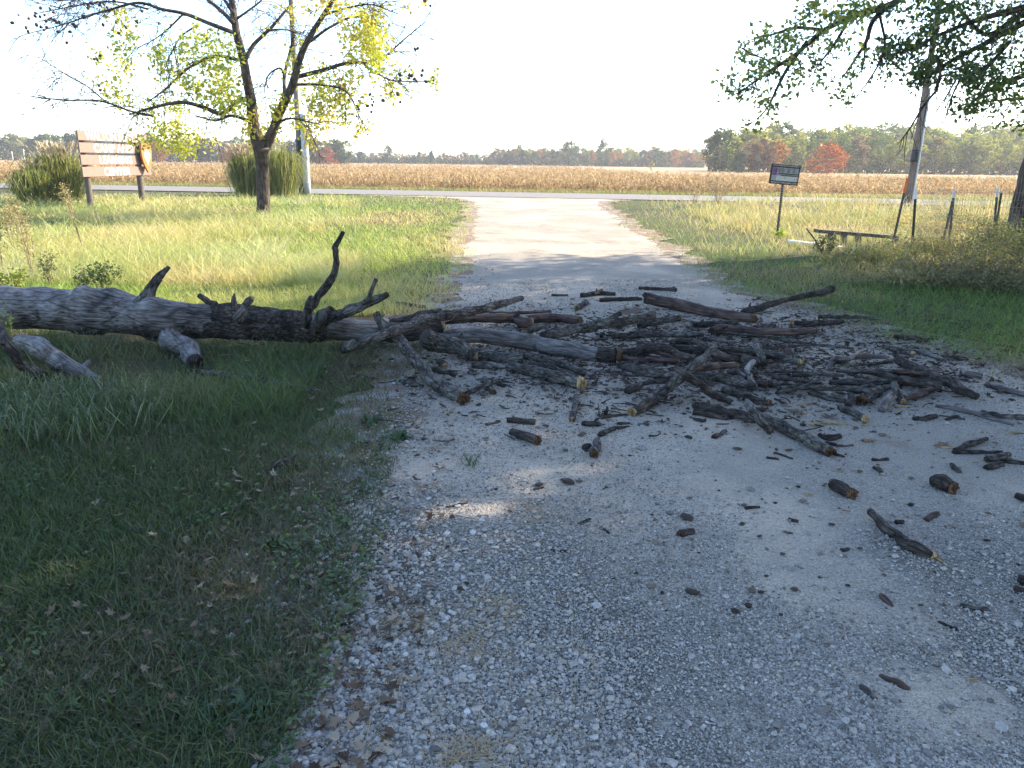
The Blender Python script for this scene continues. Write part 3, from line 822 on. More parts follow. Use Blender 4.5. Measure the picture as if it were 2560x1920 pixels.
tree_at(395, 356, 258, 34, 'orange', 'round', "orange tree on the treeline beside the big wooden sign", name="maple_tree")
tree_at(590, 362, 260, 42, 'rust', 'low', "reddish brown spreading tree behind the forked tree's trunk", name="maple_tree")
# the woods: (x0 px, x1 px, depth, top px, step px, palette, shapes, group)
woods = [
    (-260, 130, 330, 352, 15, ['green', 'dark', 'green', 'olive'], ['round', 'oval'], "far dark wood beyond the ornamental grass"),
    (110, 400, 300, 346, 15, ['green', 'dark', 'olive'], ['round', 'oval'], "wood behind the big wooden sign"),
    (380, 870, 275, 354, 15, ['olive', 'green', 'yellow', 'dark', 'brown'], ['round', 'oval', 'sparse'], "wood behind the forked tree"),
    (850, 1300, 385, 388, 8, ['brown', 'brown', 'olive', 'orange', 'green'], ['sparse', 'oval', 'round'], "low treeline over the end of the driveway"),
    (1240, 1760, 350, 378, 9, ['brown', 'orange', 'orange', 'olive', 'dark'], ['sparse', 'round', 'oval'], "orange brown treeline right of the driveway"),
    (1300, 1760, 380, 372, 14, ['olive', 'green', 'yellow'], ['round', 'oval'], "olive back row of the middle treeline"),
    (1775, 2760, 178, 346, 23, ['olive', 'yellow', 'olive', 'brown', 'green'], ['sparse', 'oval', 'round'], "front row of the taller wood"),
    (1800, 2800, 200, 330, 25, ['yellow', 'olive', 'green', 'yellow'], ['round', 'oval', 'sparse'], "middle row of the taller wood"),
    (1860, 2820, 225, 318, 30, ['olive', 'yellow', 'green'], ['round', 'oval'], "back row of the taller wood"),
]
for x0, x1, D0, top, step, pals, shps, grp in woods:
    x = x0
    kk = 0
    while x < x1:
        pal, shp = pals[int(rng.integers(len(pals)))], shps[int(rng.integers(len(shps)))]
        Y = D0 + float(rng.uniform(-7, 7))
        tp = top + float(rng.normal(0, 7 if D0 < 250 else 4)) + (x - 1280) * .006
        z = max(3.5, float(atY(float(x), tp, Y)[2]))
        p = atY(float(x), 420.0, Y)
        far_tree(p[0], Y, z, float(rng.uniform(.95, 1.35)), pal, shp, {'dark': "dark green", 'green': "green", 'olive': "olive green", 'yellow': "yellow green", 'brown': "bare brownish", 'orange': "orange brown"}[pal] + " tree in the " + grp, grp + ", " + pal)
        x += step * float(rng.uniform(.7, 1.3)); kk += 1
# scrub at the wood's foot
g = Geo()
for x0, x1, D0, cnt in ((1770, 2760, 172, 5200), (1240, 1760, 344, 2600), (850, 1250, 378, 2400), (-260, 880, 268, 4200)):
    xs = rng.uniform(x0, x1, cnt)
    P = atY(xs, np.full(cnt, 420.0), np.full(cnt, float(D0)) + rng.uniform(-3, 3, cnt))
    P[:, 2] = rng.uniform(.1, 1, cnt) ** 1.5 * 2.8 * (1 + .5 * fbm2(P[:, 0] * .2, P[:, 1] * .2, 95))
    g.add(**leaf_faces(P, rng.uniform(.4, 1.0, cnt) * (D0 / 250), mixcol([(.03, .045, .03), (.07, .08, .04), (.12, .11, .06), (.15, .09, .05)], rng.uniform(0, 1, cnt))))
tag(build(g, "woodland_undergrowth", M['far_leaf'], smooth=False), kind='stuff')

# ================================================================== FALLEN TREE AND BROKEN LIMBS
CROPS = {'A': (0, 540, .40687), 'B': (800, 620, .40687), 'C': (1660, 640, .40687), 'D': (1440, 760, .23508), 'E': (1660, 1000, .55453), 'F': (800, 1000, .55453)}
def unp(crop, pts, r, lift):
    """crop pixels -> world axis points resting on the ground at radius height plus lift, and radii in metres."""
    ox, oy, s = CROPS[crop]
    pts = np.asarray(pts, float)
    X, Y = ox + pts[:, 0] * s, oy + pts[:, 1] * s
    R = np.interp(np.linspace(0, 1, len(pts)), np.linspace(0, 1, len(np.atleast_1d(r))), np.atleast_1d(np.asarray(r, float))) * s
    Lf = np.interp(np.linspace(0, 1, len(pts)), np.linspace(0, 1, len(np.atleast_1d(lift))), np.atleast_1d(np.asarray(lift, float)))
    z = np.full(len(pts), .1)
    for _ in range(4):
        P = G(X, Y, z)
        dep = np.linalg.norm(P - np.array([0, 0, EYE]), axis=1)
        Rm = R / FPX * dep * .97
        z = Rm * .92 + Lf
    return G(X, Y, z), Rm

SEED = [0]
def limb_geo(P, R, seg=12, knob=.14, ridge=.0):
    SEED[0] += 1
    L = np.linalg.norm(np.diff(P, axis=0), axis=1).sum()
    m = max(len(P), int(L / (R.mean() * 2.6)) + 2); m = min(m, 40)
    C = catmull(P, m); Rr = np.interp(np.linspace(0, 1, m), np.linspace(0, 1, len(R)), R)
    rs = np.random.default_rng(SEED[0])
    env = np.sin(np.linspace(.25, np.pi - .25, m))[:, None]
    C = C + rs.normal(0, .22, (m, 3)) * Rr[:, None] * env * np.array([1, 1, .5])
    Rr = Rr * (1 + rs.normal(0, .07, m))
    n = int(np.clip(L / max(.006, R.mean() * .42), 10, 150))
    g = Geo().add(**tube(C, Rr, seg, n, knob, SEED[0], True, float(np.clip(.42 / R.mean(), 5, 22)), None, ridge))
    if R.mean() > .014 and L > .3:
        for _ in range(int(rs.integers(0, 3))):
            j = int(rs.integers(1, m - 1)); t = C[j + 1] - C[j - 1]; t /= np.linalg.norm(t) + 1e-9
            dv = np.cross(t, rs.normal(size=3)); dv[2] = abs(dv[2]); dv = dv / (np.linalg.norm(dv) + 1e-9) + t * rs.uniform(-.2, .9)
            ln = Rr[j] * rs.uniform(1.15, 2.3); b0 = rs.uniform(.25, .5) * Rr[j]
            g.add(**tube([C[j], C[j] + dv * ln * .6, C[j] + dv * ln + rs.normal(0, .2, 3) * Rr[j]], [b0 * 1.3, b0, b0 * .5], 8, 7, .2, SEED[0], True, 18))
    return g

def stick(label, crop, pts, r, m='bark_dark', lift=0.0, ends=('', ''), name='broken_branch', cat='branch', side=(), group=None, knob=.13):
    P, R = unp(crop, pts, r, lift)
    if cat == 'branch' and R.max() > .055 and not group: name, cat = ('broken_log' if name == 'broken_branch' else name), 'log'
    ridge = .24 if m in ('bark_dark', 'bark_grey') else .05
    multi = any(ends) or side
    mid = np.array([P[len(P) // 2][0], P[len(P) // 2][1], 0.0])
    seg = 20 if R.max() > .035 else 12
    if not multi:
        gg = limb_geo(P, R, seg, knob, ridge)
        if knob >= .3: gg.V = [v * np.array([1, 1, .72]) for v in gg.V]
        o = build(gg, name, M[m], None, mid)
        tag(o, label, cat, group)
        return o
    root = empty(name, mid, label, cat, group)
    build(limb_geo(P, R, seg, knob, ridge), "bark" if m.startswith('bark') else "wood", M[m], root)
    for k, e in enumerate(ends):
        if not e: continue
        p, d, rr = (P[0], P[0] - P[1], R[0]) if k == 0 else (P[-1], P[-1] - P[-2], R[-1])
        d = d / np.linalg.norm(d)
        SEED[0] += 1
        build(broken(p + d * rr * .1, d, rr, 11, SEED[0]), "broken_end", M[e], root)
    for pts2, r2, l2 in side:
        P2, R2 = unp(crop, pts2, r2, l2)
        build(limb_geo(P2, R2, 9, .14, ridge), "side_branch", M[m], root)
    return root

# --- the big fallen trunk, with its stubs and limbs
pA = [(-420, 545), (-150, 552), (60, 560), (300, 573), (480, 582), (620, 592), (800, 606), (1000, 630), (1200, 640), (1450, 648), (1700, 668), (1900, 684), (2080, 694), (2330, 706)]
rA = [122, 120, 116, 112, 116, 116, 108, 110, 98, 96, 90, 84, 74, 62]
TP, TR = unp('A', pA, rA, np.interp(np.linspace(0, 1, 14), [0, .55, 1], [.10, .10, .05]))
trunk = empty("fallen_tree", (TP[7][0], TP[7][1], 0), "long grey fallen dead tree trunk lying across the grass and into the drive", "fallen tree")
SEED[0] += 1
def split_tube(P, R, n, seg, seed):
    return tube(P, R, seg, n, .075, seed, True, 4.0, None, .035)
tt = split_tube(TP, TR, 150, 44, 3)
Vt = tt['V']; Ct = catmull(TP, 150); Ct = np.vstack([np.repeat(Ct, 45, axis=0), Ct[:1], Ct[-1:]])
for (u, v, amp, sg_) in ((500, 470, .055, .07), (545, 500, .04, .045), (705, 470, .05, .08), (900, 535, .04, .07), (935, 690, .05, .08)):
    ox, oy, s = CROPS['A']
    kx, ky = ox + u * s, oy + v * s
    qx, qy = proj(Vt)
    near_ = np.argmin((qx - kx) ** 2 + (qy - ky) ** 2 + 4e3 * (Vt[:, 1] > Ct[:, 1] + .12))
    w_ = np.exp(-((Vt - Vt[near_]) ** 2).sum(1) / (2 * sg_ ** 2))[:, None]
    dr_ = Vt - Ct; dr_ /= np.linalg.norm(dr_, axis=1)[:, None] + 1e-9
    Vt = Vt + dr_ * amp * w_ * (1 + .25 * vnoise(Vt * 22, 3))[:, None]
tt['V'] = Vt
build(Geo().add(**tt), "trunk", M['wood_trunk'], trunk)
d = TP[-1] - TP[-2]; d /= np.linalg.norm(d)
build(broken(TP[-1] + d * TR[-1] * .1, d, TR[-1], 17, 5, 1.6), "broken_end", M['wood_rot'], trunk)
def limb_on_trunk(pts, r, z, m, nm="limb", end=None, crop='A', knob=.14):
    """a limb of the trunk: z are heights of its axis along the way."""
    ox, oy, s = CROPS[crop]
    pts = np.asarray(pts, float)
    zz = np.interp(np.linspace(0, 1, len(pts)), np.linspace(0, 1, len(z)), z)
    P0 = G(ox + pts[0, 0] * s, oy + pts[0, 1] * s, zz[0])
    P = G(ox + pts[:, 0] * s, oy + pts[:, 1] * s, zz) if max(z) < 1.0 else None
    # tall limbs keep the trunk's depth instead of a height
    if P is None or nm in ("tall_limb", "limb_stub", "limb_tip"):
        Y = P0[1] + np.linspace(0, (-1 if nm == "x" else 1) * .12, len(pts))
        P = atY(ox + pts[:, 0] * s, oy + pts[:, 1] * s, Y)
    dep = np.linalg.norm(P - np.array([0, 0, EYE]), axis=1)
    R = np.interp(np.linspace(0, 1, len(pts)), np.linspace(0, 1, len(r)), r) * s / FPX * dep
    CT = catmull(TP, 200); qx, qy = proj(CT)
    axp = CT[np.argmin(np.abs(qx - (ox + pts[0, 0] * s)))]
    if nm != "limb_tip" and np.linalg.norm(axp - P[0]) < .9:
        P = np.vstack([axp, P]); R = np.concatenate([R[:1] * .95, R])
    o = build(limb_geo(P, R, 12, knob, .08 if m.startswith('bark') else .03), nm, M[m], trunk)
    if end:
        d = P[-1] - P[-2]; d /= np.linalg.norm(d)
        SEED[0] += 1
        b = build(broken(P[-1] + d * R[-1] * .1, d, R[-1], 11, SEED[0]), "broken_end", M[end], trunk)
        b.parent = o
    return o
limb_on_trunk([(870, 560), (905, 500), (935, 435), (985, 370), (1040, 312)], [46, 38, 28, 21, 11], [.35, .9], 'bark_grey', "limb_stub")
limb_on_trunk([(1320, 560), (1290, 530), (1222, 488)], [20, 18, 14], [.35, .5], 'bark_dark', "limb_stub")
limb_on_trunk([(1440, 560), (1435, 510), (1440, 478)], [26, 12, 5], [.35, .5], 'bark_dark', "limb_stub")
limb_on_trunk([(1470, 620), (1500, 565), (1540, 512)], [26, 22, 19], [.42, .5], 'bark_grey', "limb_stub", 'wood_fresh')
limb_on_trunk([(1885, 640), (1895, 580), (1945, 515), (2025, 405), (2068, 300), (2065, 215), (2055, 195), (2080, 160), (2110, 95)], [28, 25, 23, 21, 19, 17, 18, 14, 10], [.30, .9], 'bark_dark', "tall_limb", knob=.2)
limb_on_trunk([(1893, 570), (1905, 510), (1915, 495)], [22, 14, 7], [.42, .5], 'bark_dark', "limb_tip")
limb_on_trunk([(1960, 640), (2000, 600), (2035, 580)], [40, 34, 26], [.32, .4], 'bark_grey', "limb_stub", 'wood_rot')
limb_on_trunk([(1900, 665), (1920, 710), (1942, 745)], [20, 13, 8], [.22, .2], 'wood_weathered', "limb_tip")
limb_on_trunk([(900, 660), (1010, 720), (1090, 780), (1160, 850), (1195, 900)], [66, 66, 62, 56, 50], [.16, .13, .10, .07, .05], 'wood_trunk', "limb", 'bark_dark')
limb_on_trunk([(30, 445), (120, 410), (200, 385), (300, 335), (405, 290)], [34, 32, 30, 27, 20], [.30, .36, .42, .48, .55], 'bark_grey', "limb", 'wood_rot', crop='B')
limb_on_trunk([(262, 345), (300, 300), (318, 260), (345, 190)], [16, 15, 14, 11], [.48, .56], 'bark_dark', "limb_tip", crop='B')
# plates of bark on the trunk's upper side; the lower ones darken its underside
def bark_patch(i0, i1, a0, a1, seed):
    n, s = 46, 20
    C = catmull(TP, 200)[int(i0 * 199):int(i1 * 199)]
    R = np.interp(np.linspace(i0, i1, len(C)), np.linspace(0, 1, len(TR)), TR)
    rs = np.random.default_rng(seed)
    g = Geo(); V = []; uv = []
    T = np.gradient(C, axis=0); T /= np.linalg.norm(T, axis=1)[:, None]
    for k in range(len(C)):
        side = np.cross(T[k], [0, 0, 1]); side /= np.linalg.norm(side); up = np.cross(side, T[k])
        f = k / (len(C) - 1)
        wob = .22 * vnoise(np.array([[k * .35, seed, 0.]]), seed)[0]
        for j in range(s):
            q = j / (s - 1)
            a = a0 + (a1 - a0) * q + wob * (2 * q - 1)
            edge = min(1, 6 * min(f, 1 - f), 5 * min(q, 1 - q))
            rr = R[k] * (1.0 + .16 * max(0, edge) ** .5 - .05) + .012 * vnoise(np.array([[k * 1.1, j * 1.3, seed]]), 4)[0]
            V.append(C[k] + rr * (math.cos(a) * side + math.sin(a) * up)); uv.append((a * R[k], k * .03))
    i = np.arange(len(C) - 1)[:, None] * s + np.arange(s - 1)[None]
    g.add(np.array(V), np.stack([i, i + 1, i + s + 1, i + s], -1).reshape(-1, 4), uv=np.array(uv))
    build(g, "bark_plate", M['bark_dark'], trunk)
bark_patch(.655, .855, .05, 2.0, 3)
bark_patch(.50, .66, -1.45, -.25, 7)
bark_patch(.64, .90, -1.5, .08, 9)
bark_patch(.30, .41, -1.5, -.75, 12)

X = stick
# --- limbs piled against the trunk's end
X("long crooked limb lying over the trunk's broken end, its far tip raised", 'B', [(155, 612), (330, 560), (560, 462), (750, 415), (950, 385), (1080, 352), (1240, 308)], [36, 34, 33, 30, 28, 26, 18], 'bark_grey', [.10, .26, .28, .27, .26, .26, .27], ('wood_rot', ''))
X("forked grey limb leaning from the trunk's end down to the gravel", 'B', [(345, 400), (385, 470), (470, 550), (540, 640), (620, 735), (700, 810), (790, 870), (880, 920)], [26, 32, 34, 38, 44, 44, 44, 44], 'bark_grey', [.42, .33, .22, .14, .07, .03, .01, 0], ('', 'wood_rot'), side=[([(640, 725), (740, 752), (835, 778)], [28, 24, 20], [.07, .04, .02])])
X("short bare stick touching the forked limb's sawn looking end", 'B', [(905, 892), (1000, 850), (1105, 808)], [18, 18, 15], 'bark_grey', [0, .03, .05])
X("thick slab of deeply furrowed bark on wood under the crossing limbs", 'B', [(640, 545), (790, 590), (925, 655)], [62, 58, 46], 'bark_grey', [.12, .05, 0], ('', 'bark_dark'))
X("long smooth grey log lying in line with the fallen trunk", 'B', [(760, 540), (1000, 548), (1250, 575), (1500, 622), (1720, 658)], [44, 46, 50, 50, 50], 'wood_weathered', [.06, .05, .03, .01, 0], ('', 'wood_rot'), knob=.06)
X("dark rotten cap of wood at the smooth grey log's end", 'B', [(1700, 652), (1760, 660), (1815, 664)], [53, 56, 50], 'bark_dark', 0, ('', 'wood_rot'))
X("pinkish bare log behind the long crooked limb", 'B', [(740, 440), (1000, 428), (1150, 432), (1290, 462)], [32, 30, 30, 36], 'wood_red', [.10, .08, .04, .03], knob=.08)
X("short pinkish log with a torn orange end beyond the smooth grey log", 'B', [(1285, 440), (1450, 432), (1590, 448)], [30, 30, 30], 'wood_red', [.02, .01, 0], ('', 'wood_rot'), knob=.07)
X("dark bark covered log tucked under the long crooked limb", 'B', [(430, 480), (600, 430), (735, 385)], [50, 44, 20], 'bark_dark', [.10, .16, .20])
X("dark log buried beneath the crossing limbs by the trunk's end", 'B', [(420, 520), (560, 520), (730, 500)], [62, 70, 60], 'bark_dark', [.04, .05, .05], ('', 'wood_fresh'))
X("thin reddish stick behind the pinkish logs", 'B', [(1040, 398), (1200, 400), (1420, 388)], [10, 11, 9], 'wood_red', .03)
X("short stub standing on the smooth grey log", 'B', [(1285, 510), (1340, 490), (1392, 470)], [24, 22, 12], 'bark_grey', [.16, .18, .20])
X("log with a pale round end in front of the smooth grey log", 'B', [(970, 668), (1100, 670), (1240, 682)], [36, 38, 40], 'bark_grey', 0, ('wood_fresh', ''))
X("furrowed bark log with a splintered pale end nearest the gravel", 'B', [(1160, 728), (1300, 755), (1450, 798), (1600, 832)], [36, 40, 46, 44], 'bark_grey', 0, ('', 'wood_fresh'))
X("slim grey branch behind the furrowed bark log", 'B', [(1235, 655), (1400, 688), (1550, 740), (1635, 768)], [30, 30, 26, 20], 'bark_grey', [.03, .04, .03, .01])
X("dark split log beneath the slim grey branch", 'B', [(1290, 710), (1420, 740), (1570, 790)], [22, 26, 22], 'bark_dark', .02)
X("flat plate of loose bark before the log with a pale round end", 'B', [(940, 725), (1010, 720), (1085, 745)], [18, 30, 16], 'bark_grey', 0, name='bark_piece', cat='bark')
X("pale ended chunk under the forked limb", 'B', [(730, 700), (765, 725)], [24, 20], 'wood_red', 0, ('', 'wood_fresh'))
X("short grey upright chunk by the bare stick", 'B', [(1012, 800), (1030, 840), (1062, 885)], [20, 24, 22], 'bark_grey', 0, ('', 'wood_rot'))
X("little broken chunk at the bare stick's tip", 'B', [(1095, 835), (1130, 850)], [16, 14], 'bark_dark', 0)
X("grey bark strip at the edge of grass and gravel", 'B', [(490, 818), (560, 835), (635, 850)], [14, 18, 10], 'bark_grey', 0, name='bark_piece', cat='bark')
X("brown stick lying on the sunny grass behind the trunk", 'B', [(472, 338), (560, 350), (645, 362)], [9, 12, 12], 'wood_red', .02)
# --- sticks on the far side of the pile
X("forked dark stick on the sunny gravel beyond the pile", 'B', [(1608, 292), (1700, 280), (1815, 284)], [17, 17, 14], 'bark_dark', 0, side=[([(1680, 285), (1730, 258)], [12, 9], [.02, .05])])
X("straight dark stick just in front of the forked dark stick", 'B', [(1720, 322), (1850, 315), (1975, 314)], [15, 16, 12], 'bark_dark', 0)
X("short stick with a pale knob end on the drive beyond the pile", 'B', [(1580, 368), (1640, 332)], [20, 16], 'bark_grey', 0, ('wood_fresh', ''))
X("small tan stick alone on the drive beyond the pinkish logs", 'B', [(1423, 291), (1522, 291)], [9, 8], 'wood_red', 0)
X("farthest straight stick with a ragged end on the drive", 'B', [(1958, 246), (2090, 252), (2190, 258)], [12, 13, 15], 'bark_dark', 0)
X("thick reddish log with a hollow near end at the far side", 'C', [(-92, 262), (20, 285), (150, 312), (320, 350), (450, 372), (548, 386)], [38, 36, 36, 34, 34, 30], 'wood_red', [.04, .02, .01, 0, 0, 0], ('bark_dark', 'wood_rot'))
X("long thin branch slanting up onto the verge grass", 'C', [(490, 348), (600, 312), (750, 270), (900, 236), (980, 225), (1032, 202)], [24, 22, 19, 18, 22, 22], 'bark_dark', [.0, .03, .06, .09, .11, .13], ('', 'wood_red'))
X("long lichen grey branch with a side fork behind the smooth grey log", 'B', [(1370, 545), (1550, 502), (1700, 478), (1850, 455), (2042, 412)], [40, 36, 34, 32, 24], 'bark_grey', [.08, .10, .11, .12, .14], ('', 'wood_red'), side=[([(1720, 465), (1845, 402)], [20, 15], [.14, .22])])
X("branch with a cut yellow end behind the lichen grey branch", 'D', [(650, 215), (800, 198), (960, 172), (1100, 150)], [36, 40, 40, 36], 'bark_grey', [.02, .03, .04, .05], ('', 'wood_fresh'))
X("straight mossy log before the branch with a cut yellow end", 'D', [(395, 348), (560, 330), (760, 330), (1000, 326), (1355, 335)], [34, 42, 40, 36, 34], 'bark_grey', [.02, .01, 0, 0, 0])
X("curved dark bough starting at the rotten cap", 'D', [(470, 505), (620, 500), (760, 470), (900, 462), (1020, 500), (1120, 545), (1260, 590)], [34, 48, 48, 48, 42, 38, 34], 'bark_dark', [.0, .03, .06, .08, .07, .06, .05])
X("dark branch lying behind the curved dark bough", 'D', [(890, 450), (1100, 478), (1240, 490), (1345, 515)], [42, 44, 44, 40], 'bark_dark', [.05, .04, .03, .02])
X("arched branch with an orange torn tip in the pile's middle", 'D', [(1030, 405), (1180, 392), (1300, 410), (1400, 470), (1480, 530), (1600, 580), (1705, 605)], [34, 36, 36, 46, 48, 46, 34], 'bark_dark', [.05, .06, .07, .07, .05, .03, 0], ('wood_rot', 'bark_dark'))
X("reddish stick below the curved dark bough", 'D', [(435, 545), (600, 592), (850, 600), (1080, 602)], [26, 32, 30, 28], 'wood_red', .02, ('', 'wood_fresh'))
X("greenish grey log under the crossed limbs", 'D', [(470, 655), (600, 690), (760, 730), (1000, 762)], [40, 56, 58, 50], 'bark_grey', 0)
X("grey log under the crossed limbs, its rough knobbly end toward the right", 'D', [(1200, 745), (1400, 768), (1600, 795), (1840, 868)], [56, 60, 60, 62], 'bark_grey', 0, ('', 'bark_grey'))
X("long limb lying diagonally on top of the pile, rotten at its low end", 'D', [(1480, 452), (1390, 545), (1280, 630), (1190, 725), (1060, 830), (940, 930), (850, 1010)], [28, 38, 46, 48, 58, 54, 50], 'bark_grey', [.22, .22, .22, .20, .12, .05, .01])
X("crumbling dark limb end with a pale broken face at the diagonal limb's foot", 'D', [(840, 1030), (740, 1080), (600, 1150)], [54, 62, 56], 'bark_dark', [.01, 0, 0], ('', 'wood_fresh'))
X("dark branch crossing over the diagonal limb", 'D', [(1050, 685), (1200, 770), (1350, 885), (1500, 980), (1650, 1045)], [36, 44, 44, 42, 34], 'bark_dark', [.26, .22, .12, .04, 0])
X("reddish branch with a pale chewed end right of the diagonal limb", 'D', [(1280, 690), (1450, 668), (1690, 648)], [40, 40, 34], 'wood_red', [.12, .10, .07], ('', 'wood_fresh'))
X("dark log with a flat orange end right of the crossing branch", 'D', [(1560, 920), (1750, 968), (1900, 1020), (2040, 1050)], [34, 42, 44, 40], 'bark_dark', 0, ('', 'wood_rot'))
X("split dark log with a hollow bark shell at the pile's front", 'D', [(1285, 1085), (1500, 1130), (1700, 1175), (1950, 1225)], [44, 58, 60, 52], 'bark_dark', 0, ('bark_dark', ''))
X("small log beside the split dark log's near side", 'D', [(1250, 1152), (1450, 1190), (1595, 1215)], [40, 38, 30], 'bark_dark', 0, ('', 'wood_red'))
X("long tapering log reaching out from the split log to the gravel", 'C', [(560, 985), (660, 1015), (800, 1090), (900, 1145), (1015, 1200)], [30, 38, 38, 38, 34], 'bark_grey', 0, ('', 'wood_rot'))
X("short stick lying across the long tapering log", 'C', [(508, 898), (555, 965), (600, 1020), (650, 1075)], [24, 30, 30, 24], 'bark_grey', [.10, .09, .07, .02], ('', 'wood_red'))
X("blackish sliver past the long tapering log's tip", 'C', [(1030, 1215), (1110, 1235)], [12, 8], 'bark_dark', 0)
X("dark rotten lump left of the diagonal limb", 'D', [(540, 935), (610, 905), (690, 872)], [42, 52, 34], 'bark_dark', 0)
X("bent dark stick behind the rotten lump", 'D', [(690, 858), (800, 830), (985, 826)], [26, 34, 28], 'bark_dark', 0, ('wood_fresh', ''))
X("thin dark stick at the foot of the crumbling limb", 'D', [(205, 1240), (350, 1198), (555, 1180)], [18, 24, 18], 'bark_dark', 0)
X("pale ended stick pointing toward the viewer on the gravel", 'B', [(1575, 915), (1565, 980), (1550, 1055)], [20, 22, 20], 'bark_grey', 0, ('', 'wood_fresh'))
X("upright splinter beside the crumbling limb", 'B', [(1755, 1020), (1768, 985), (1760, 975)], [14, 10, 5], 'bark_dark', [0, .05, .06], name='wood_splinter', cat='splinter')
X("small reddish stick left of the two loose pieces on gravel", 'B', [(1022, 1088), (1105, 1066)], [12, 10], 'wood_red', 0)
X("short straight dark piece on the gravel, farther of the two loose pieces", 'B', [(1150, 1058), (1240, 1064), (1322, 1072)], [21, 22, 20], 'bark_dark', 0)
X("short knobbly piece with a torn orange end, nearer of the two loose pieces", 'B', [(1180, 1130), (1260, 1160), (1330, 1182)], [24, 34, 32], 'bark_dark', 0, ('', 'wood_rot'))
X("stubby chunk with a yellow torn end alone on the gravel", 'B', [(1700, 1190), (1688, 1235), (1684, 1265)], [30, 34, 30], 'bark_grey', 0, ('', 'wood_rot'))
X("small lump leaning on the stubby chunk", 'B', [(1628, 1228), (1660, 1215)], [22, 18], 'bark_dark', 0)
X("dark bark lump below the thin dark stick", 'B', [(1615, 1078), (1670, 1082), (1728, 1090)], [18, 24, 16], 'bark_dark', 0)
X("ragged strip of bark in front of the dark bark lump", 'B', [(1718, 1150), (1800, 1115), (1898, 1098)], [20, 18, 10], 'bark_dark', 0, name='bark_piece', cat='bark')
X("thin dark stick just behind the ragged strip of bark", 'B', [(1825, 1082), (1902, 1080)], [13, 11], 'bark_dark', 0)
# --- right half of the pile
X("long reddish brown log with a split tip at the pile's right side", 'C', [(305, 458), (430, 452), (560, 466), (750, 470), (925, 455)], [28, 28, 28, 26, 18], 'wood_red', .02, ('bark_dark', 'wood_red'))
X("dark stick with a yellow scar behind the long reddish brown log", 'C', [(790, 412), (900, 415), (1100, 402)], [20, 20, 16], 'bark_dark', .01, ('wood_fresh', ''))
X("thin stick reaching onto the verge behind the yellow scarred stick", 'C', [(950, 372), (1150, 374), (1310, 384)], [12, 12, 9], 'bark_grey', .02)
X("short log end left of the yellow scarred stick", 'C', [(560, 445), (680, 430)], [22, 20], 'bark_grey', .01)
X("chunky short stick between the reddish logs", 'C', [(180, 420), (330, 418), (450, 415)], [20, 22, 20], 'bark_dark', .03)
X("long thin grey stick in front of the long reddish brown log", 'C', [(640, 500), (800, 525), (930, 548), (1165, 570)], [15, 15, 12, 9], 'bark_grey', 0)
X("thin reddish twig crossing the gravel below the long thin grey stick", 'C', [(590, 572), (720, 566), (865, 548)], [11, 12, 9], 'wood_red', 0)
X("grey log with a splintered yellow end pointing right", 'C', [(440, 595), (560, 592), (720, 626), (835, 652)], [22, 26, 26, 24], 'bark_grey', 0, ('', 'wood_fresh'))
X("short grey stick lying across the log with a splintered yellow end", 'C', [(562, 518), (588, 595), (612, 660)], [20, 23, 20], 'bark_grey', [.06, .07, .03], ('', 'bark_dark'))
X("stubby chunk under the short crossing stick", 'C', [(500, 638), (590, 668)], [24, 26], 'bark_grey', 0, ('', 'wood_red'))
X("crooked pale twig with blueish bare bends", 'C', [(548, 650), (508, 700), (525, 745), (548, 790), (566, 815)], [20, 18, 16, 18, 16], 'wood_weathered', [.05, .04, .03, .01, 0])
X("pale bare twig left of the crooked pale twig", 'C', [(390, 712), (450, 708), (500, 740)], [13, 15, 11], 'wood_weathered', .04)
X("small chunk with a bright orange torn end", 'C', [(570, 785), (630, 795)], [22, 24], 'wood_red', 0, ('wood_rot', 'wood_rot'))
X("dark stick running right from the bright orange chunk", 'C', [(640, 796), (780, 796), (880, 808), (965, 828)], [18, 17, 15, 12], 'bark_dark', 0)
X("bent bare antler shaped twig standing on the gravel", 'C', [(1018, 698), (1030, 650), (1060, 632), (1140, 630), (1215, 578)], [11, 14, 15, 16, 8], 'wood_weathered', [0, .04, .06, .05, .08])
X("pale straight bare stick right of the antler shaped twig", 'C', [(1155, 628), (1250, 618), (1360, 622)], [13, 16, 14], 'wood_weathered', 0)
X("thin grey stick below the pale straight bare stick", 'C', [(1205, 668), (1310, 662), (1412, 642)], [11, 13, 12], 'bark_grey', 0)
X("straight grey branch heading to the dark criss cross heap", 'C', [(1018, 775), (1200, 776), (1380, 770)], [16, 20, 19], 'bark_grey', .01)
X("brown branch curving through the right hand heap", 'C', [(1335, 728), (1420, 755), (1520, 778), (1700, 802)], [20, 28, 30, 24], 'bark_dark', .03, ('wood_red', ''))
X("longest dark log sloping down toward the right edge", 'C', [(1440, 640), (1600, 716), (1750, 782), (1920, 862)], [28, 32, 34, 24], 'bark_dark', .02)
X("dark log half hidden behind the longest dark log", 'C', [(1440, 735), (1560, 740), (1690, 760)], [24, 26, 20], 'bark_dark', .02)
X("thin grey stick on the verge edge above the longest dark log", 'C', [(1525, 578), (1620, 602), (1720, 640)], [9, 12, 10], 'wood_weathered', .01)
X("knobbly stick with a pale tip at the verge edge", 'C', [(1355, 558), (1440, 582), (1525, 600)], [14, 20, 18], 'bark_grey', 0, ('', 'wood_fresh'))
X("stick with a yellow end lying in the verge grass", 'C', [(1408, 492), (1500, 500), (1625, 518)], [13, 14, 12], 'bark_dark', .02, ('wood_fresh', ''))
X("crooked whitish bare stick by the verge grass", 'C', [(1830, 690), (1870, 722), (1950, 740)], [18, 22, 16], 'wood_weathered', .01)
X("short whitish prop under the crooked whitish bare stick", 'C', [(1820, 700), (1800, 762)], [12, 11], 'wood_weathered', 0)
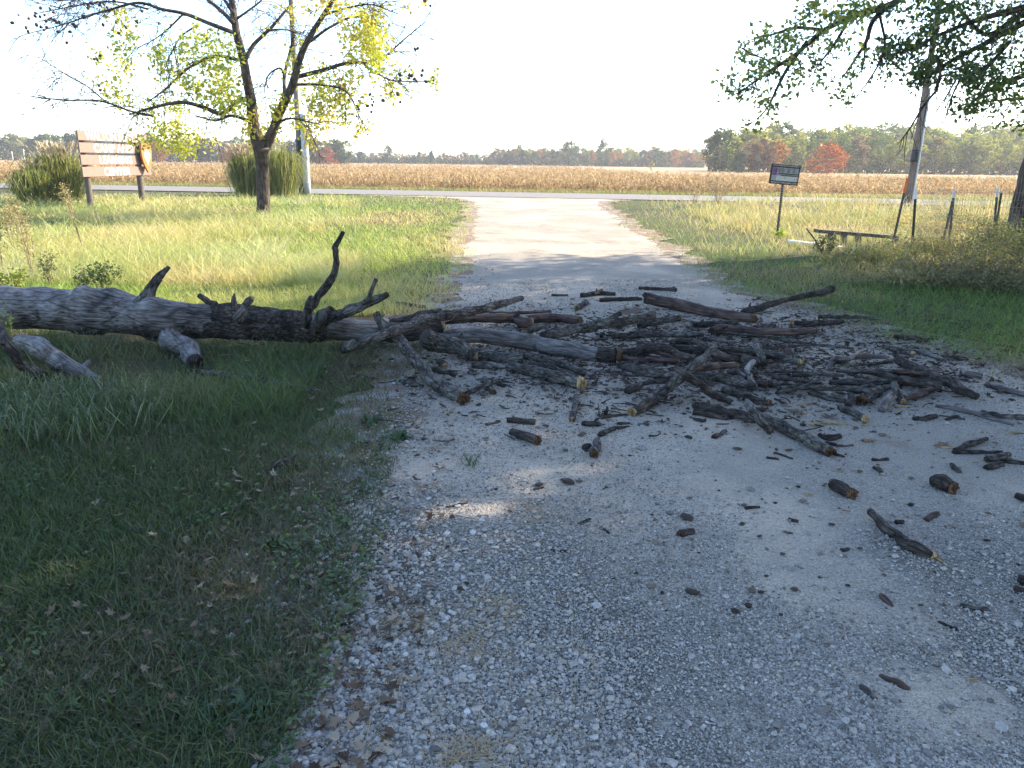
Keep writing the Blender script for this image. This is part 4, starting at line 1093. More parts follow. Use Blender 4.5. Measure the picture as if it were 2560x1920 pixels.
X("whitish grey branch running off the right edge", 'C', [(1980, 788), (2100, 820), (2260, 858)], [14, 18, 16], 'wood_weathered', .01)
X("grey stick with a rough end before the right hand heap", 'C', [(895, 842), (1000, 870), (1112, 892)], [15, 20, 19], 'bark_grey', 0)
X("short twig on the straight grey branch's near side", 'C', [(1145, 830), (1240, 802), (1310, 800)], [14, 15, 10], 'bark_grey', 0)
X("thick short log with a big yellow broken face", 'C', [(1325, 822), (1270, 855), (1215, 888)], [28, 34, 34], 'bark_grey', 0, ('', 'wood_rot'))
X("pale split stick standing between two heap branches", 'C', [(1415, 785), (1438, 845), (1466, 892)], [20, 24, 20], 'bark_grey', [.06, .03, 0], ('', 'wood_fresh'))
X("reddish stick with a round end right of the pale split stick", 'C', [(1475, 878), (1560, 852), (1645, 820)], [16, 20, 20], 'wood_red', .02, ('', 'wood_red'))
X("bluish grey stub leaning below the heap", 'C', [(1400, 865), (1365, 905), (1340, 948)], [22, 24, 20], 'wood_weathered', [.04, .02, 0])
X("dark stub beside the thick log with the yellow face", 'C', [(1130, 920), (1150, 860)], [22, 20], 'bark_dark', [0, .03])
X("log with a pale cut end in front of the heap", 'C', [(1078, 930), (1150, 960), (1235, 1000)], [20, 26, 24], 'bark_grey', 0, ('', 'wood_fresh'))
X("long smooth bluish branch near the right edge", 'C', [(1668, 924), (1800, 942), (1950, 982), (2150, 1040)], [12, 17, 17, 10], 'wood_weathered', 0)
X("grey branch beside the long smooth bluish branch", 'C', [(1950, 958), (2080, 985), (2260, 1000)], [12, 18, 18], 'bark_grey', 0)
X("short round dark stick below the longest dark log", 'C', [(1530, 1002), (1600, 998), (1672, 985)], [14, 19, 17], 'bark_dark', 0)
X("flaky bark scrap right of the short round dark stick", 'C', [(1730, 1010), (1790, 992), (1850, 1010)], [9, 14, 8], 'bark_dark', 0, name='bark_piece', cat='bark')
X("curled black bark chunk near the long tapering log", 'C', [(955, 1098), (1010, 1118), (1080, 1105)], [14, 22, 18], 'bark_dark', 0, name='bark_piece', cat='bark')
X("pale short twig under the curled black bark chunk", 'C', [(1060, 1168), (1158, 1162)], [11, 10], 'wood_weathered', 0)
X("black stick between the curled chunk and the tapering log", 'C', [(985, 1148), (1060, 1162)], [14, 13], 'bark_dark', 0)
X("dark stick slanting above a yellow splinter at right", 'C', [(1790, 1195), (1890, 1155), (1980, 1122)], [17, 18, 12], 'bark_dark', .01)
X("straight dark stick below the slanting one at right", 'C', [(1775, 1208), (1950, 1206), (2075, 1208)], [15, 15, 12], 'bark_dark', 0)
X("thick short stick, upper of two crossing pieces by the right edge", 'C', [(1985, 1250), (2060, 1238), (2115, 1218)], [21, 23, 19], 'bark_grey', .01)
X("thick short stick, lower of two crossing pieces by the right edge", 'C', [(1978, 1302), (2080, 1280)], [20, 17], 'bark_dark', 0)
X("dark branch leaving the frame beside two crossing pieces", 'C', [(2075, 1258), (2140, 1268), (2260, 1278)], [12, 15, 15], 'bark_dark', 0)
X("black sliver pointing down right of the gravel patch", 'C', [(1768, 1280), (1790, 1305), (1818, 1332)], [10, 16, 13], 'bark_dark', 0)
X("flat dark sliver beside a bent black scrap", 'C', [(1280, 1252), (1378, 1250)], [13, 12], 'bark_dark', 0)
X("bent black scrap on pale gravel", 'C', [(1285, 1300), (1320, 1312), (1342, 1342)], [10, 14, 12], 'bark_dark', 0)
X("short grey stick with a tan end on the gravel", 'C', [(310, 1112), (380, 1075)], [18, 13], 'bark_grey', 0, ('wood_rot', ''))
X("dark twig on gravel, upper of a close pair", 'C', [(675, 1208), (790, 1248)], [9, 8], 'bark_dark', 0)
X("dark twig on gravel, lower of a close pair", 'C', [(628, 1240), (705, 1252)], [10, 9], 'bark_dark', 0)
# --- loose pieces near the camera
X("nearest stick on the gravel, mottled bark with a pale splintered tip", 'E', [(932, 505), (985, 560), (1040, 605), (1110, 655), (1160, 680), (1205, 700)], [16, 22, 25, 26, 32, 18], 'bark_dark', [.02, .01, 0, 0, 0, 0], ('wood_weathered', 'wood_fresh'), knob=.2)
X("long pale splinter sticking from the nearest stick's tip", 'E', [(1195, 690), (1265, 738)], [12, 5], 'wood_fresh', 0, name='wood_splinter', cat='splinter')
X("ragged rotten chunk, left of two lumps on the smooth gravel", 'E', [(755, 378), (800, 398), (842, 420)], [24, 32, 26], 'bark_dark', 0, ('', 'wood_rot'), knob=.3)
X("rotten chunk, right of two lumps on the smooth gravel", 'E', [(1205, 362), (1250, 378), (1292, 395)], [26, 34, 28], 'bark_dark', 0, ('', 'wood_rot'), knob=.3)
X("dark chunk at the right edge beyond a patch of light", 'E', [(1590, 425), (1660, 445)], [22, 22], 'bark_dark', 0, knob=.3)
X("dark chunk at the right edge below the nearest stick", 'E', [(1600, 800), (1680, 815)], [28, 28], 'bark_dark', 0, knob=.3)
X("small reddish chunk in the middle of the gravel", 'E', [(76, 605), (135, 595)], [18, 15], 'wood_red', 0, ('wood_rot', ''), knob=.3)
X("small curved dark twig right of the patch of light", 'E', [(366, 490), (432, 484)], [10, 9], 'bark_dark', 0)
X("black curl of bark left of the nearest stick", 'E', [(560, 538), (605, 550)], [12, 9], 'bark_dark', 0, name='bark_piece', cat='bark')
X("small black lump halfway down the smooth gravel", 'E', [(802, 675), (832, 668)], [13, 11], 'bark_dark', 0, knob=.3)
X("tan bark curl right of the nearest stick", 'E', [(1182, 540), (1232, 514)], [11, 13], 'wood_red', 0, name='bark_piece', cat='bark')
X("dark crumb of bark just above the nearest stick", 'E', [(1044, 552), (1080, 550)], [10, 10], 'bark_dark', 0, name='bark_piece', cat='bark')
X("flat wrinkled plate of bark near the lower right", 'E', [(1340, 920), (1395, 935), (1460, 942)], [14, 17, 12], 'bark_grey', 0, name='bark_piece', cat='bark', knob=.3)
X("short dark twig by the wrinkled plate of bark", 'E', [(1236, 1000), (1320, 1036)], [8, 8], 'bark_dark', 0)
X("curled tan bark flake standing on edge below the nearest stick", 'E', [(975, 878), (1005, 905), (1030, 932)], [9, 14, 6], 'wood_red', 0, name='bark_piece', cat='bark')
X("brown crumpled bark strip near the bottom right", 'E', [(975, 1240), (1050, 1272), (1105, 1302)], [12, 18, 12], 'wood_red', 0, name='bark_piece', cat='bark', knob=.3)
X("grey flat wood chip beside the brown crumpled bark strip", 'E', [(888, 1292), (952, 1352)], [15, 12], 'wood_weathered', 0, name='wood_chip', cat='wood chip')
X("straw coloured thin twig left of the tan bark flake", 'E', [(575, 915), (638, 978)], [3, 3], 'wood_red', 0)
X("tiny dark twig lying left of the gravel's tan spot", 'F', [(570, 486), (665, 464)], [8, 6], 'bark_dark', 0)
X("short dark twig above the tan spot of straw", 'F', [(963, 405), (1006, 395)], [7, 6], 'bark_dark', 0)
X("dark twig right of the tan spot of straw", 'F', [(1165, 560), (1218, 538)], [9, 8], 'bark_dark', 0)
X("dark flat flake below the tan spot of straw", 'F', [(1038, 678), (1110, 685)], [8, 7], 'bark_dark', 0)
X("slanted dark twig farthest right on the mid gravel", 'F', [(1265, 575), (1305, 602)], [8, 7], 'bark_dark', 0)
# --- in the grass below the trunk
X("grey limb half sunk in grass under the trunk's left part", 'A', [(130, 770), (200, 800), (290, 842), (400, 915), (520, 965), (610, 1010)], [40, 56, 60, 46, 34, 24], 'wood_trunk', [.10, .08, .05, .02, 0, 0], ('', 'wood_fresh'))
X("dark crooked branch rising at the left edge", 'A', [(-30, 640), (10, 710), (45, 800), (110, 895), (180, 945), (260, 990)], [18, 22, 28, 32, 34, 36], 'bark_dark', [.42, .36, .28, .16, .08, .03])
X("long thin grey stick in the grass beneath the trunk", 'A', [(1165, 955), (1350, 968), (1580, 1002), (1760, 1035), (1930, 1078)], [14, 16, 16, 18, 16], 'bark_grey', .02)
X("short mossy stick lying in the dark grass", 'F', [(-215, 300), (-160, 275), (-110, 248)], [12, 14, 12], 'bark_grey', .02)
def pos(c, u, v): ox, oy, s = CROPS[c]; return ox + u * s, oy + v * s
def chip(label, crop, u, v, w, h, m='wood_fresh', group=None):
    """flat splintered wedge of wood on the ground, w by h crop pixels."""
    ox, oy, s = CROPS[crop]
    c = G(ox + u * s, oy + v * s, .012)
    k = np.linalg.norm(c - np.array([0, 0, EYE])) / FPX * s
    a = rng.uniform(-.35, .35); ax = np.array([math.cos(a), math.sin(a), rng.uniform(-.1, .1)]); ay = np.array([-math.sin(a), math.cos(a), rng.uniform(-.1, .25)])
    t = np.linspace(-1, 1, 9)
    pr = (1 - np.abs(t) ** 1.7) * rng.uniform(.6, 1.2, 9) + .06
    top = c + t[:, None] * ax * w * k * .5 + pr[:, None] * ay * h * k
    bot = c + t[:, None] * ax * w * k * .5 - (pr * rng.uniform(.5, 1, 9))[:, None] * ay * h * k
    up = np.array([0, 0, max(.004, h * k * .35)])
    V = np.vstack([bot, bot + up, top + up * .6, top])
    i = (np.arange(3)[:, None] * 9 + np.arange(8)[None])
    F = np.stack([i, i + 1, i + 10, i + 9], -1).reshape(-1, 4)
    g = Geo().add(V, F, uv=np.stack([V[:, 1], V[:, 0]], 1))
    tag(build(g, "wood_chip", M[m], None, (c[0], c[1], 0), smooth=False), label, "wood chip", group)
chip("long yellow splinter of wood in the middle of the chips", 'C', 1030, 1028, 180, 18)
chip("fat yellow wood chip at the long yellow splinter's end", 'C', 930, 1035, 80, 18)
chip("yellow wood chip stack right of the long tapering log", 'C', 1255, 1135, 80, 28)
chip("yellow splinter leaning on the slanting dark stick", 'C', 1730, 1175, 130, 16)
chip("pale chip on the slanting dark stick's foot", 'C', 1838, 1185, 40, 16)
chip("yellow chip, left of three above the long yellow splinter", 'C', 768, 918, 46, 14)
chip("yellow chip, middle and longest of three above the long yellow splinter", 'C', 865, 912, 110, 14)
chip("tan chip lying just under the longest of three chips", 'C', 845, 965, 85, 14)
chip("yellow chip below the heap's thick log", 'C', 1460, 925, 90, 13)
chip("small yellow chip right of the long yellow splinter", 'C', 1230, 1038, 44, 14)
chip("tiny yellow chip alone on the smooth gravel", 'C', 1078, 1308, 32, 14)
chip("yellow splinter at the right edge of the drive", 'C', 2160, 1090, 90, 12)
chip("orange knotty chip by the tapering log", 'C', 765, 1195, 40, 20, 'wood_rot')
chip("pale chip above the pale ended stick on the gravel", 'B', 1630, 902, 70, 16)
chip("white chip at the pale ended stick's side", 'B', 1606, 965, 36, 14)
chip("whitish chip at the furrowed log's splintered end", 'B', 1625, 835, 44, 22)
chip("pale fresh splinter lying in the grass under the trunk", 'A', 1385, 855, 90, 14)
chip("long pale slab of wood in the grass beneath the trunk's bark", 'A', 1545, 788, 150, 16)
chip("thin white splinter on the gravel left of the nearest stick", 'E', 822, 500, 34, 4)
chip("yellow chip below the left rotten chunk", 'E', 655, 426, 36, 6)
chip("white splinter at the bottom right of the gravel", 'E', 1392, 1262, 44, 7)
for _ in range(46):
    u, v = rng.uniform(250, 2000), rng.uniform(560, 1260)
    if v < 560 + .2 * u: v += .22 * u
    chip("tiny pale wood chip scattered among the broken branches", 'C', u, min(v, 1300), rng.uniform(10, 30), rng.uniform(3, 8), 'wood_fresh', "tiny pale wood chips around the broken branches")

for _ in range(19):
    u, v = rng.normal(480, 620), rng.normal(600, 95)
    v += .10 * max(0, u - 300)
    a = rng.normal(.12, .38); hl = rng.uniform(90, 290); bend = rng.normal(0, 14)
    rr = rng.uniform(6, 18)
    X("weathered branch tangled in the middle of the pile", 'C', [(u - hl * math.cos(a), v - hl * math.sin(a) * .45), (u, v + bend), (u + hl * math.cos(a), v + hl * math.sin(a) * .45)], [rr, rr * 1.05, rr * .7], ['bark_grey', 'bark_dark', 'bark_grey', 'wood_red'][int(rng.integers(4))], [rng.uniform(0, .05), rng.uniform(.01, .08), rng.uniform(0, .06)], group="weathered branches tangled in the pile", name="tangled_branch", cat="branch")
# --- crumbs of bark and twigs strewn around the pile
n = 6500
c = np.stack([rng.normal(1760, 370, n), rng.normal(885, 85, n)], 1)
c = np.concatenate([c, np.stack([rng.uniform(1050, 2700, 330), rng.uniform(900, 1700, 330)], 1)]); c = c[c[:, 1] > 762 + rng.normal(0, 22, len(c))]; P = G(c[:, 0], c[:, 1])
P = P[(P[:, 1] > 2.5) & (P[:, 1] < 11.5) & (P[:, 0] > left_edge(P[:, 1]) - .7)]
rad = np.exp(rng.normal(math.log(.0085), .55, len(P))); rad = np.clip(rad, .003, .034)
stones("bark_debris", P, rad, mixcol([(.025, .019, .015), (.065, .047, .036), (.12, .085, .062), (.19, .145, .11)], rng.uniform(0, 1, len(P)) ** 1.4), 'chip', flat=.35, sink=.1)
n = 900
c = np.stack([rng.normal(1760, 400, n), rng.normal(880, 80, n)], 1)
c = c[c[:, 1] > 765 + rng.normal(0, 22, len(c))]; P = G(c[:, 0], c[:, 1]); P = P[(P[:, 1] > 2.5) & (P[:, 1] < 11.5) & (P[:, 0] > left_edge(P[:, 1]) - .5)]; P[:, 2] = rng.uniform(.008, .04, len(P))
g = Geo()
for p in P:
    a = rng.uniform(0, 6.28); Lh = rng.uniform(.03, .16); dz = rng.uniform(-.01, .02)
    q = np.array([math.cos(a), math.sin(a), 0]) * Lh
    g.add(**tube([p - q * .5, p + np.array([0, 0, .004]) + rng.normal(0, .01, 3) * np.array([1, 1, 0]), p + q * .5 + np.array([0, 0, dz])], [rng.uniform(.003, .008), .005, .003], 5, 4, caps=False))
tag(build(g, "twig_litter", M['bark_dark']), kind='stuff')
n = 4200
c = np.stack([rng.normal(1790, 350, n), rng.normal(870, 65, n)], 1)
c = c[c[:, 1] > 765 + rng.normal(0, 22, len(c))]; P = G(c[:, 0], c[:, 1]); P = P[(P[:, 1] > 2.5) & (P[:, 1] < 11.5) & (P[:, 0] > left_edge(P[:, 1]) - .5)]; P[:, 2] = rng.uniform(.008, .03, len(P))
g = Geo().add(**ragged_leaves(P, np.exp(rng.normal(math.log(.042), .55, len(P))), mixcol([(.03, .022, .017), (.075, .054, .04), (.14, .10, .075), (.26, .20, .15)], rng.uniform(0, 1, len(P)) ** 1.5)))
tag(build(g, "bark_litter", M['dry'], smooth=False), kind='stuff')
# fallen leaves on turf and drive edge
n = 2300
P = px_sample(n, -200, 1250, 880, 2050)
e = left_edge(P[:, 1]) - P[:, 0]; P = P[(e > -.35) & (rng.uniform(0, 1, len(P)) < np.exp(-np.maximum(e, 0) / 1.6))]
P2 = px_sample(1500, 1750, 2700, 640, 1000); P2 = P2[P2[:, 0] > right_edge(P2[:, 1]) - .4]
P3 = px_sample(700, 700, 1250, 640, 800)
P = np.concatenate([P, P2, P3]); P[:, 2] = rng.uniform(.012, .035, len(P))
g = Geo().add(**ragged_leaves(P, rng.uniform(.025, .07, len(P)), mixcol([(.05, .033, .022), (.13, .085, .052), (.24, .16, .10), (.46, .36, .26)], rng.uniform(0, 1, len(P)) ** 1.3)))
tag(build(g, "fallen_leaves", M['dry']), kind='stuff')

# ================================================================== STANDING TREES
R1, R2 = (0, 0, .57866), (1280, 0, .57866)
def tpx(reg, pts):
    ox, oy, s = reg
    pts = np.asarray(pts, float)
    return ox + pts[:, 0] * s, oy + pts[:, 1] * s
def traced(reg, pts, Y0, drift, seed):
    """polyline traced in the photo, standing at depth Y0 and drifting in depth as a real limb does."""
    x, y = tpx(reg, pts)
    t = np.linspace(0, 1, len(x))
    Y = Y0 + drift * t + .25 * np.sin(t * 5 + seed) * t
    return atY(x, y, Y)
def px2m(reg, Y): return reg[2] / FPX * Y * 1.03

# --- forked tree on the left lawn
YT = 22.9
k = px2m(R1, YT)
wood = Geo()
ends = []
def limb(pts, r, drift=0.0, seg=7, twig=True, Y0=YT, g=wood, sx=0):
    SEED[0] += 1
    P = traced(R1, pts, Y0, drift, SEED[0])
    Rr = np.asarray(r, float) * k
    g.add(**tube(P, Rr, seg, max(8, len(P) * 5), .06, SEED[0], True, 3))
    return P
base = Geo()
P = traced(R1, [(1138, 935), (1138, 900), (1136, 780), (1132, 690), (1128, 640)], YT, 0, 0)
base.add(**tube(P, np.array([37, 28, 25.5, 25, 32]) * k, 20, 40, .05, 4, True, 3, None, .03))
P = traced(R1, [(1128, 655), (1112, 610), (1096, 540), (1085, 440), (1065, 330), (1050, 250), (1025, 160), (1010, 60), (1000, 0), (985, -120), (975, -260)], YT, .5, 1)
base.add(**tube(P, np.array([26, 26, 23, 20, 18, 16, 15, 13, 12, 9, 5]) * k, 14, 60, .06, 5, True, 3, None, .03)); LEAD1 = P
P = traced(R1, [(1135, 655), (1152, 620), (1180, 560), (1215, 470), (1262, 370), (1300, 240), (1350, 140), (1420, 30), (1470, -60), (1500, -180)], YT, -.8, 2)
base.add(**tube(P, np.array([23, 21, 19, 17, 15, 12.5, 10, 8.5, 6.5, 3.5]) * k, 14, 60, .06, 6, True, 3, None, .03)); LEAD2 = P
main = [
    ([(1085, 440), (1040, 430), (960, 490), (870, 460), (780, 442), (660, 465), (560, 495)], [11, 10, 9, 8, 7, 5, 3], -1.2),
    ([(1095, 530), (1000, 500), (930, 520), (840, 500)], [7, 6, 5, 2], 1.0),
    ([(1040, 262), (930, 242), (820, 290), (720, 380), (640, 440)], [7, 6, 5, 4, 2], 1.4),
    ([(1005, 140), (900, 100), (800, 60), (700, 40), (600, 12), (480, 40), (380, 70), (260, 110), (140, 140)], [9, 8, 7, 6, 5, 4, 3, 2, 1.5], -1.5),
    ([(1005, 95), (960, 50), (900, 0), (830, -60)], [9, 8, 7, 5], 1.0),
    ([(660, 500), (600, 490), (540, 472), (430, 436), (270, 432), (125, 415)], [5, 5, 4, 4, 3, 1.5], -.6),
    ([(470, 450), (410, 400), (360, 362), (270, 312), (165, 245)], [3, 3, 2.5, 2, 1.2], .6),
    ([(270, 315), (245, 365)], [1.5, 1], .1),
    ([(640, 40), (520, 10), (420, 10), (300, 30), (150, 60)], [4, 3.5, 3, 2.5, 1.5], .8),
    ([(600, -30), (450, -10), (300, 0), (190, 5)], [4, 3, 2.5, 1.5], .3),
    ([(790, 62), (720, 130), (650, 180), (560, 220)], [4, 3, 2, 1], .6),
    ([(850, 110), (780, 160), (735, 240), (690, 320)], [4, 3, 2, 1], -.7),
    ([(1060, 255), (1095, 195), (1140, 150), (1185, 105), (1260, 15)], [9, 8, 7, 6, 4], .8),
    ([(1165, 130), (1240, 128), (1330, 160)], [4, 3, 1.5], .3),
    ([(1285, 332), (1390, 305), (1490, 275), (1580, 268)], [9, 8, 7, 5], -1.0),
    ([(1560, 270), (1620, 310), (1700, 348), (1860, 352)], [4, 4, 3, 1.5], -.8),
    ([(1560, 270), (1660, 245), (1740, 175), (1850, 85)], [4, 4, 3, 1], .7),
    ([(1215, 470), (1228, 400), (1228, 330), (1248, 240), (1270, 150)], [9, 8, 7, 5, 3], 1.0),
    ([(1228, 330), (1210, 295), (1160, 325), (1140, 400)], [4, 4, 3, 2], .5),
    ([(1270, 365), (1400, 368), (1500, 400), (1560, 520)], [6, 5, 4, 2], -1.2),
    ([(1195, 535), (1260, 512), (1390, 540)], [6, 4, 2], -.8),
    ([(1325, 190), (1430, 115), (1540, 72), (1650, 120)], [6, 5, 4, 2], .9),
    ([(1390, 70), (1480, 40), (1600, 20), (1720, 60)], [5, 4, 3, 1.5], -.7),
    ([(1025, 80), (1060, 55), (1120, 10), (1150, -30)], [5, 4, 3, 2], -.6),
    ([(1010, 60), (940, -40), (860, -120)], [7, 5, 3], .7),
    ([(1440, 0), (1520, -80), (1620, -140)], [5, 4, 2], .4),
]
paths = []
for pts, r, dr in main:
    paths.append((limb(pts, r, dr), r[0] * k))
# twigs sprouting from every limb
tw = []
for P, r0 in paths + [(LEAD1[3:], .05), (LEAD2[4:], .05)]:
    L = np.linalg.norm(np.diff(P, axis=0), axis=1).sum()
    C = catmull(P, 60)
    for _ in range(int(L * 7.0) + 5):
        j = int(rng.uniform(12, 59)); p = C[j]; t = C[min(j + 1, 59)] - C[j - 1]; t /= np.linalg.norm(t) + 1e-9
        dv = t * .7 + rng.normal(0, .55, 3) * np.array([1, 1, .9]); dv /= np.linalg.norm(dv)
        ln = rng.uniform(.35, 1.25)
        q = [p, p + dv * ln * .5 + rng.normal(0, .05, 3), p + dv * ln + np.array([0, 0, -.25 * ln * rng.uniform(0, 1.4)])]
        wood.add(**tube(q, [.010, .0075, .0045], 4, 6, caps=False)); tw.append(q)
        for _ in range(3):
            s = q[1] if rng.uniform() < .6 else (q[1] + q[2]) / 2
            d2 = dv + rng.normal(0, .6, 3); d2 /= np.linalg.norm(d2)
            e = s + d2 * rng.uniform(.2, .55) + np.array([0, 0, -.08])
            wood.add(**tube([s, (s + e) / 2 + rng.normal(0, .03, 3), e], [.0065, .005, .0035], 4, 4, caps=False))
lt = empty("deciduous_tree", (P[0][0] if False else float(LEAD1[0][0]), YT, 0), "forked tree on the lawn with sparse yellow green leaves and bare twigs", "tree")
build(base, "trunk", M['bark_tree'], lt)
build(wood, "branches", M['bark_tree'], lt)
clusters = [(510, 80, 60, 70, 70), (540, 190, 40, 60, 50), (520, 285, 50, 60, 60), (680, 250, 35, 50, 50), (760, 330, 60, 60, 60), (900, 170, 75, 45, 60), (960, 235, 70, 50, 60), (930, 320, 110, 70, 150), (900, 390, 125, 60, 170), (985, 445, 80, 50, 130), (760, 440, 70, 40, 60), (740, 530, 60, 50, 60), (770, 605, 75, 60, 130), (690, 580, 60, 40, 50), (875, 610, 60, 40, 50), (1090, 520, 40, 70, 60), (1110, 585, 40, 50, 60), (1190, 560, 30, 50, 40), (1560, 130, 110, 80, 190), (1590, 200, 90, 90, 230), (1630, 262, 60, 50, 90), (1450, 30, 90, 40, 60), (1450, 400, 100, 70, 170), (1380, 445, 70, 60, 90), (1430, 500, 60, 40, 60), (1300, 520, 50, 60, 70), (1340, 590, 40, 40, 30), (1690, 400, 60, 50, 70), (1570, 555, 40, 40, 35), (1400, 370, 60, 40, 40), (1790, 20, 40, 30, 15), (1868, 360, 26, 18, 22), (1740, 320, 60, 40, 30), (480, 390, 40, 50, 40), (660, 480, 40, 40, 40), (430, 240, 45, 18, 20), (1290, 250, 50, 70, 50), (1240, 60, 80, 50, 40), (560, 440, 60, 30, 30), (1500, 480, 90, 60, 50), (820, 180, 90, 80, 60), (600, 620, 50, 25, 30), (1610, 90, 70, 60, 90), (1180, 470, 60, 60, 40), (1330, 330, 90, 80, 50), (840, 260, 90, 60, 60)]
LP, LC = [], []
YG = [(.22, .29, .04), (.33, .38, .05), (.48, .47, .06), (.60, .50, .07), (.52, .32, .05)]
for (u, v, ru, rv, cnt) in clusters:
    cnt = int(cnt * 2.6)
    nn = max(3, cnt // 14)
    cu = u + rng.normal(0, .55, nn) * ru; cv = v + rng.normal(0, .55, nn) * rv; cY = YT + rng.normal(0, .9) + rng.normal(0, .35, nn)
    kk = rng.integers(0, nn, cnt)
    ox, oy, s = R1
    p = atY(ox + cu[kk] * s, oy + cv[kk] * s, cY[kk]) + rng.normal(0, 1, (cnt, 3)) * np.array([.09, .11, .13])
    LP.append(p); LC.append(mixcol(YG, np.clip((.38 if u < 1000 else .55) + rng.normal(0, .22) * .6 + rng.normal(0, .16, cnt), 0, 1)))
    # little twigs carrying each spray
    wx = atY(ox + cu * s, oy + cv * s, cY)
    for q in wx:
        wood_tip = q + rng.normal(0, .18, 3) + np.array([0, 0, .18])
LP, LC = np.concatenate(LP), np.concatenate(LC)
build(Geo().add(**leaf_faces(LP, rng.uniform(.075, .14, len(LP)), LC, flat=.1)), "foliage", M['leaf'], lt, smooth=False)
# withered dark leaf balls on the outer twigs
pts = []
for (u, v, ru, rv, cnt) in ((200, 80, 90, 60, 46), (320, 120, 60, 40, 20), (120, 110, 20, 30, 6), (430, 30, 90, 30, 20), (410, 250, 25, 10, 9), (450, 390, 15, 25, 9), (1800, 210, 12, 5, 5), (1780, 330, 90, 20, 22), (1560, 470, 40, 60, 14), (1820, 40, 40, 50, 8), (1690, 380, 70, 60, 12), (520, 100, 80, 60, 16), (1640, 450, 50, 40, 8), (700, 100, 120, 60, 10)):
    uu, vv = rng.normal(u, ru * .6, cnt), rng.normal(v, rv * .6, cnt)
    pts.append(atY(R1[0] + uu * R1[2], R1[1] + vv * R1[2], YT + rng.normal(-.4, .5, cnt)))
pts = np.concatenate(pts)
pts = pts[rng.permutation(len(pts))[:98]]
for p in pts:
    V = ico * (1 + rng.normal(0, .2, (12, 1))) * rng.uniform(.035, .055) + p
    build(Geo().add(V, F3=icof), "seed_ball", M['ball'], lt, smooth=False)

# --- spreading oak at the right edge
YO = 17.0
OX = float(atY(2575., 560., YO)[0])
oak = empty("oak_tree", (OX, YO, 0), "large tree at the right edge with dark leaves overhanging the verge", "tree")
g = Geo()
TK = [(OX + .05, YO, -.1), (OX, YO, .5), (OX + .05, YO, 2), (OX + .3, YO + .1, 4), (OX + .5, YO, 6), (OX + .3, YO, 8.5), (OX - .2, YO, 11)]
g.add(**tube(TK, [.52, .44, .38, .34, .31, .24, .1], 22, 60, .06, 8, True, 3, None, .05))
build(g, "trunk", M['bark_tree'], oak)
wood = Geo()
ko = px2m(R2, 14.5)
def olimb(P, r, g=wood, seg=8):
    SEED[0] += 1
    g.add(**tube(P, r, seg, max(8, len(P) * 5), .06, SEED[0], True, 3)); return np.asarray(P)
def tr2(pts, Y0, drift): return traced(R2, pts, Y0, drift, SEED[0])
OP = []
a = tr2([(1760, -60), (1640, 20), (1500, 60), (1350, 130), (1250, 215), (1150, 285), (1060, 345), (975, 405)], 14.5, -1.6)
OP.append(olimb(np.vstack([[OX + .4, YO, 5.2], [OX - 1.0, YO - .9, 6.0], a]), [.13, .11, .085, .062, .052, .042, .033, .026, .017, .008]))
for pts, dr, r in (([(1275, 180), (1200, 280), (1150, 370), (1100, 470), (1020, 545)], -.4, [.035, .03, .025, .015, .006]), ([(1640, 15), (1560, 90), (1530, 180), (1480, 260), (1430, 330)], .4, [.05, .04, .03, .02, .008]), ([(1530, 180), (1520, 260), (1508, 330)], .2, [.02, .014, .006]), ([(1460, 75), (1400, 180), (1340, 260), (1310, 300)], -.5, [.03, .025, .015, .006]), ([(1350, 130), (1230, 120), (1120, 150), (1000, 180)], .5, [.03, .025, .018, .006]), ([(1150, 285), (1080, 250), (1010, 230)], .3, [.02, .014, .006]), ([(1590, 70), (1610, 200), (1560, 320), (1470, 440)], .8, [.025, .02, .014, .005])):
    OP.append(olimb(tr2(pts, 13.6, dr), r))
for pts, Y0, dr, r in (([(2300, 60), (2150, 130), (2050, 185), (1900, 262), (1800, 330), (1720, 350)], 15.0, -1.0, [.07, .058, .048, .038, .024, .010]), ([(2300, 10), (2180, 40), (2000, 90), (1850, 150), (1700, 220), (1600, 240)], 14.6, -1.2, [.065, .052, .042, .03, .02, .008]), ([(2320, 300), (2200, 330), (2060, 390), (1950, 470)], 15.2, -.8, [.07, .05, .035, .012]), ([(2212, 60), (2050, 150), (1930, 40), (1850, 10)], 14.8, .4, [.06, .04, .03, .02]), ([(1840, 385), (1800, 430), (1770, 470), (1715, 560), (1664, 626)], 13.9, -.2, [.022, .02, .018, .013, .006]), ([(1840, 250), (1850, 330), (1830, 390)], 14.0, 0, [.03, .026, .02]), ([(1935, 345), (1900, 420), (1875, 510)], 14, 0, [.018, .014, .005]), ([(1925, 330), (1880, 410), (1845, 460)], 14, 0, [.016, .012, .005]), ([(2150, 180), (2080, 260), (2000, 330)], 14.5, -.3, [.04, .03, .01]), ([(2250, 420), (2130, 430), (2000, 445)], 14.8, -.4, [.03, .02, .008])):
    a = tr2(pts, Y0, dr)
    if pts[0][0] >= 2212:
        st_ = np.array([OX + .4, YO, a[0][2] + .25]); a = np.vstack([st_, (st_ + a[0]) / 2 + np.array([0, 0, .15]), a]); r = [r[0] * 1.35, r[0] * 1.15] + list(r)
    OP.append(olimb(a, r))
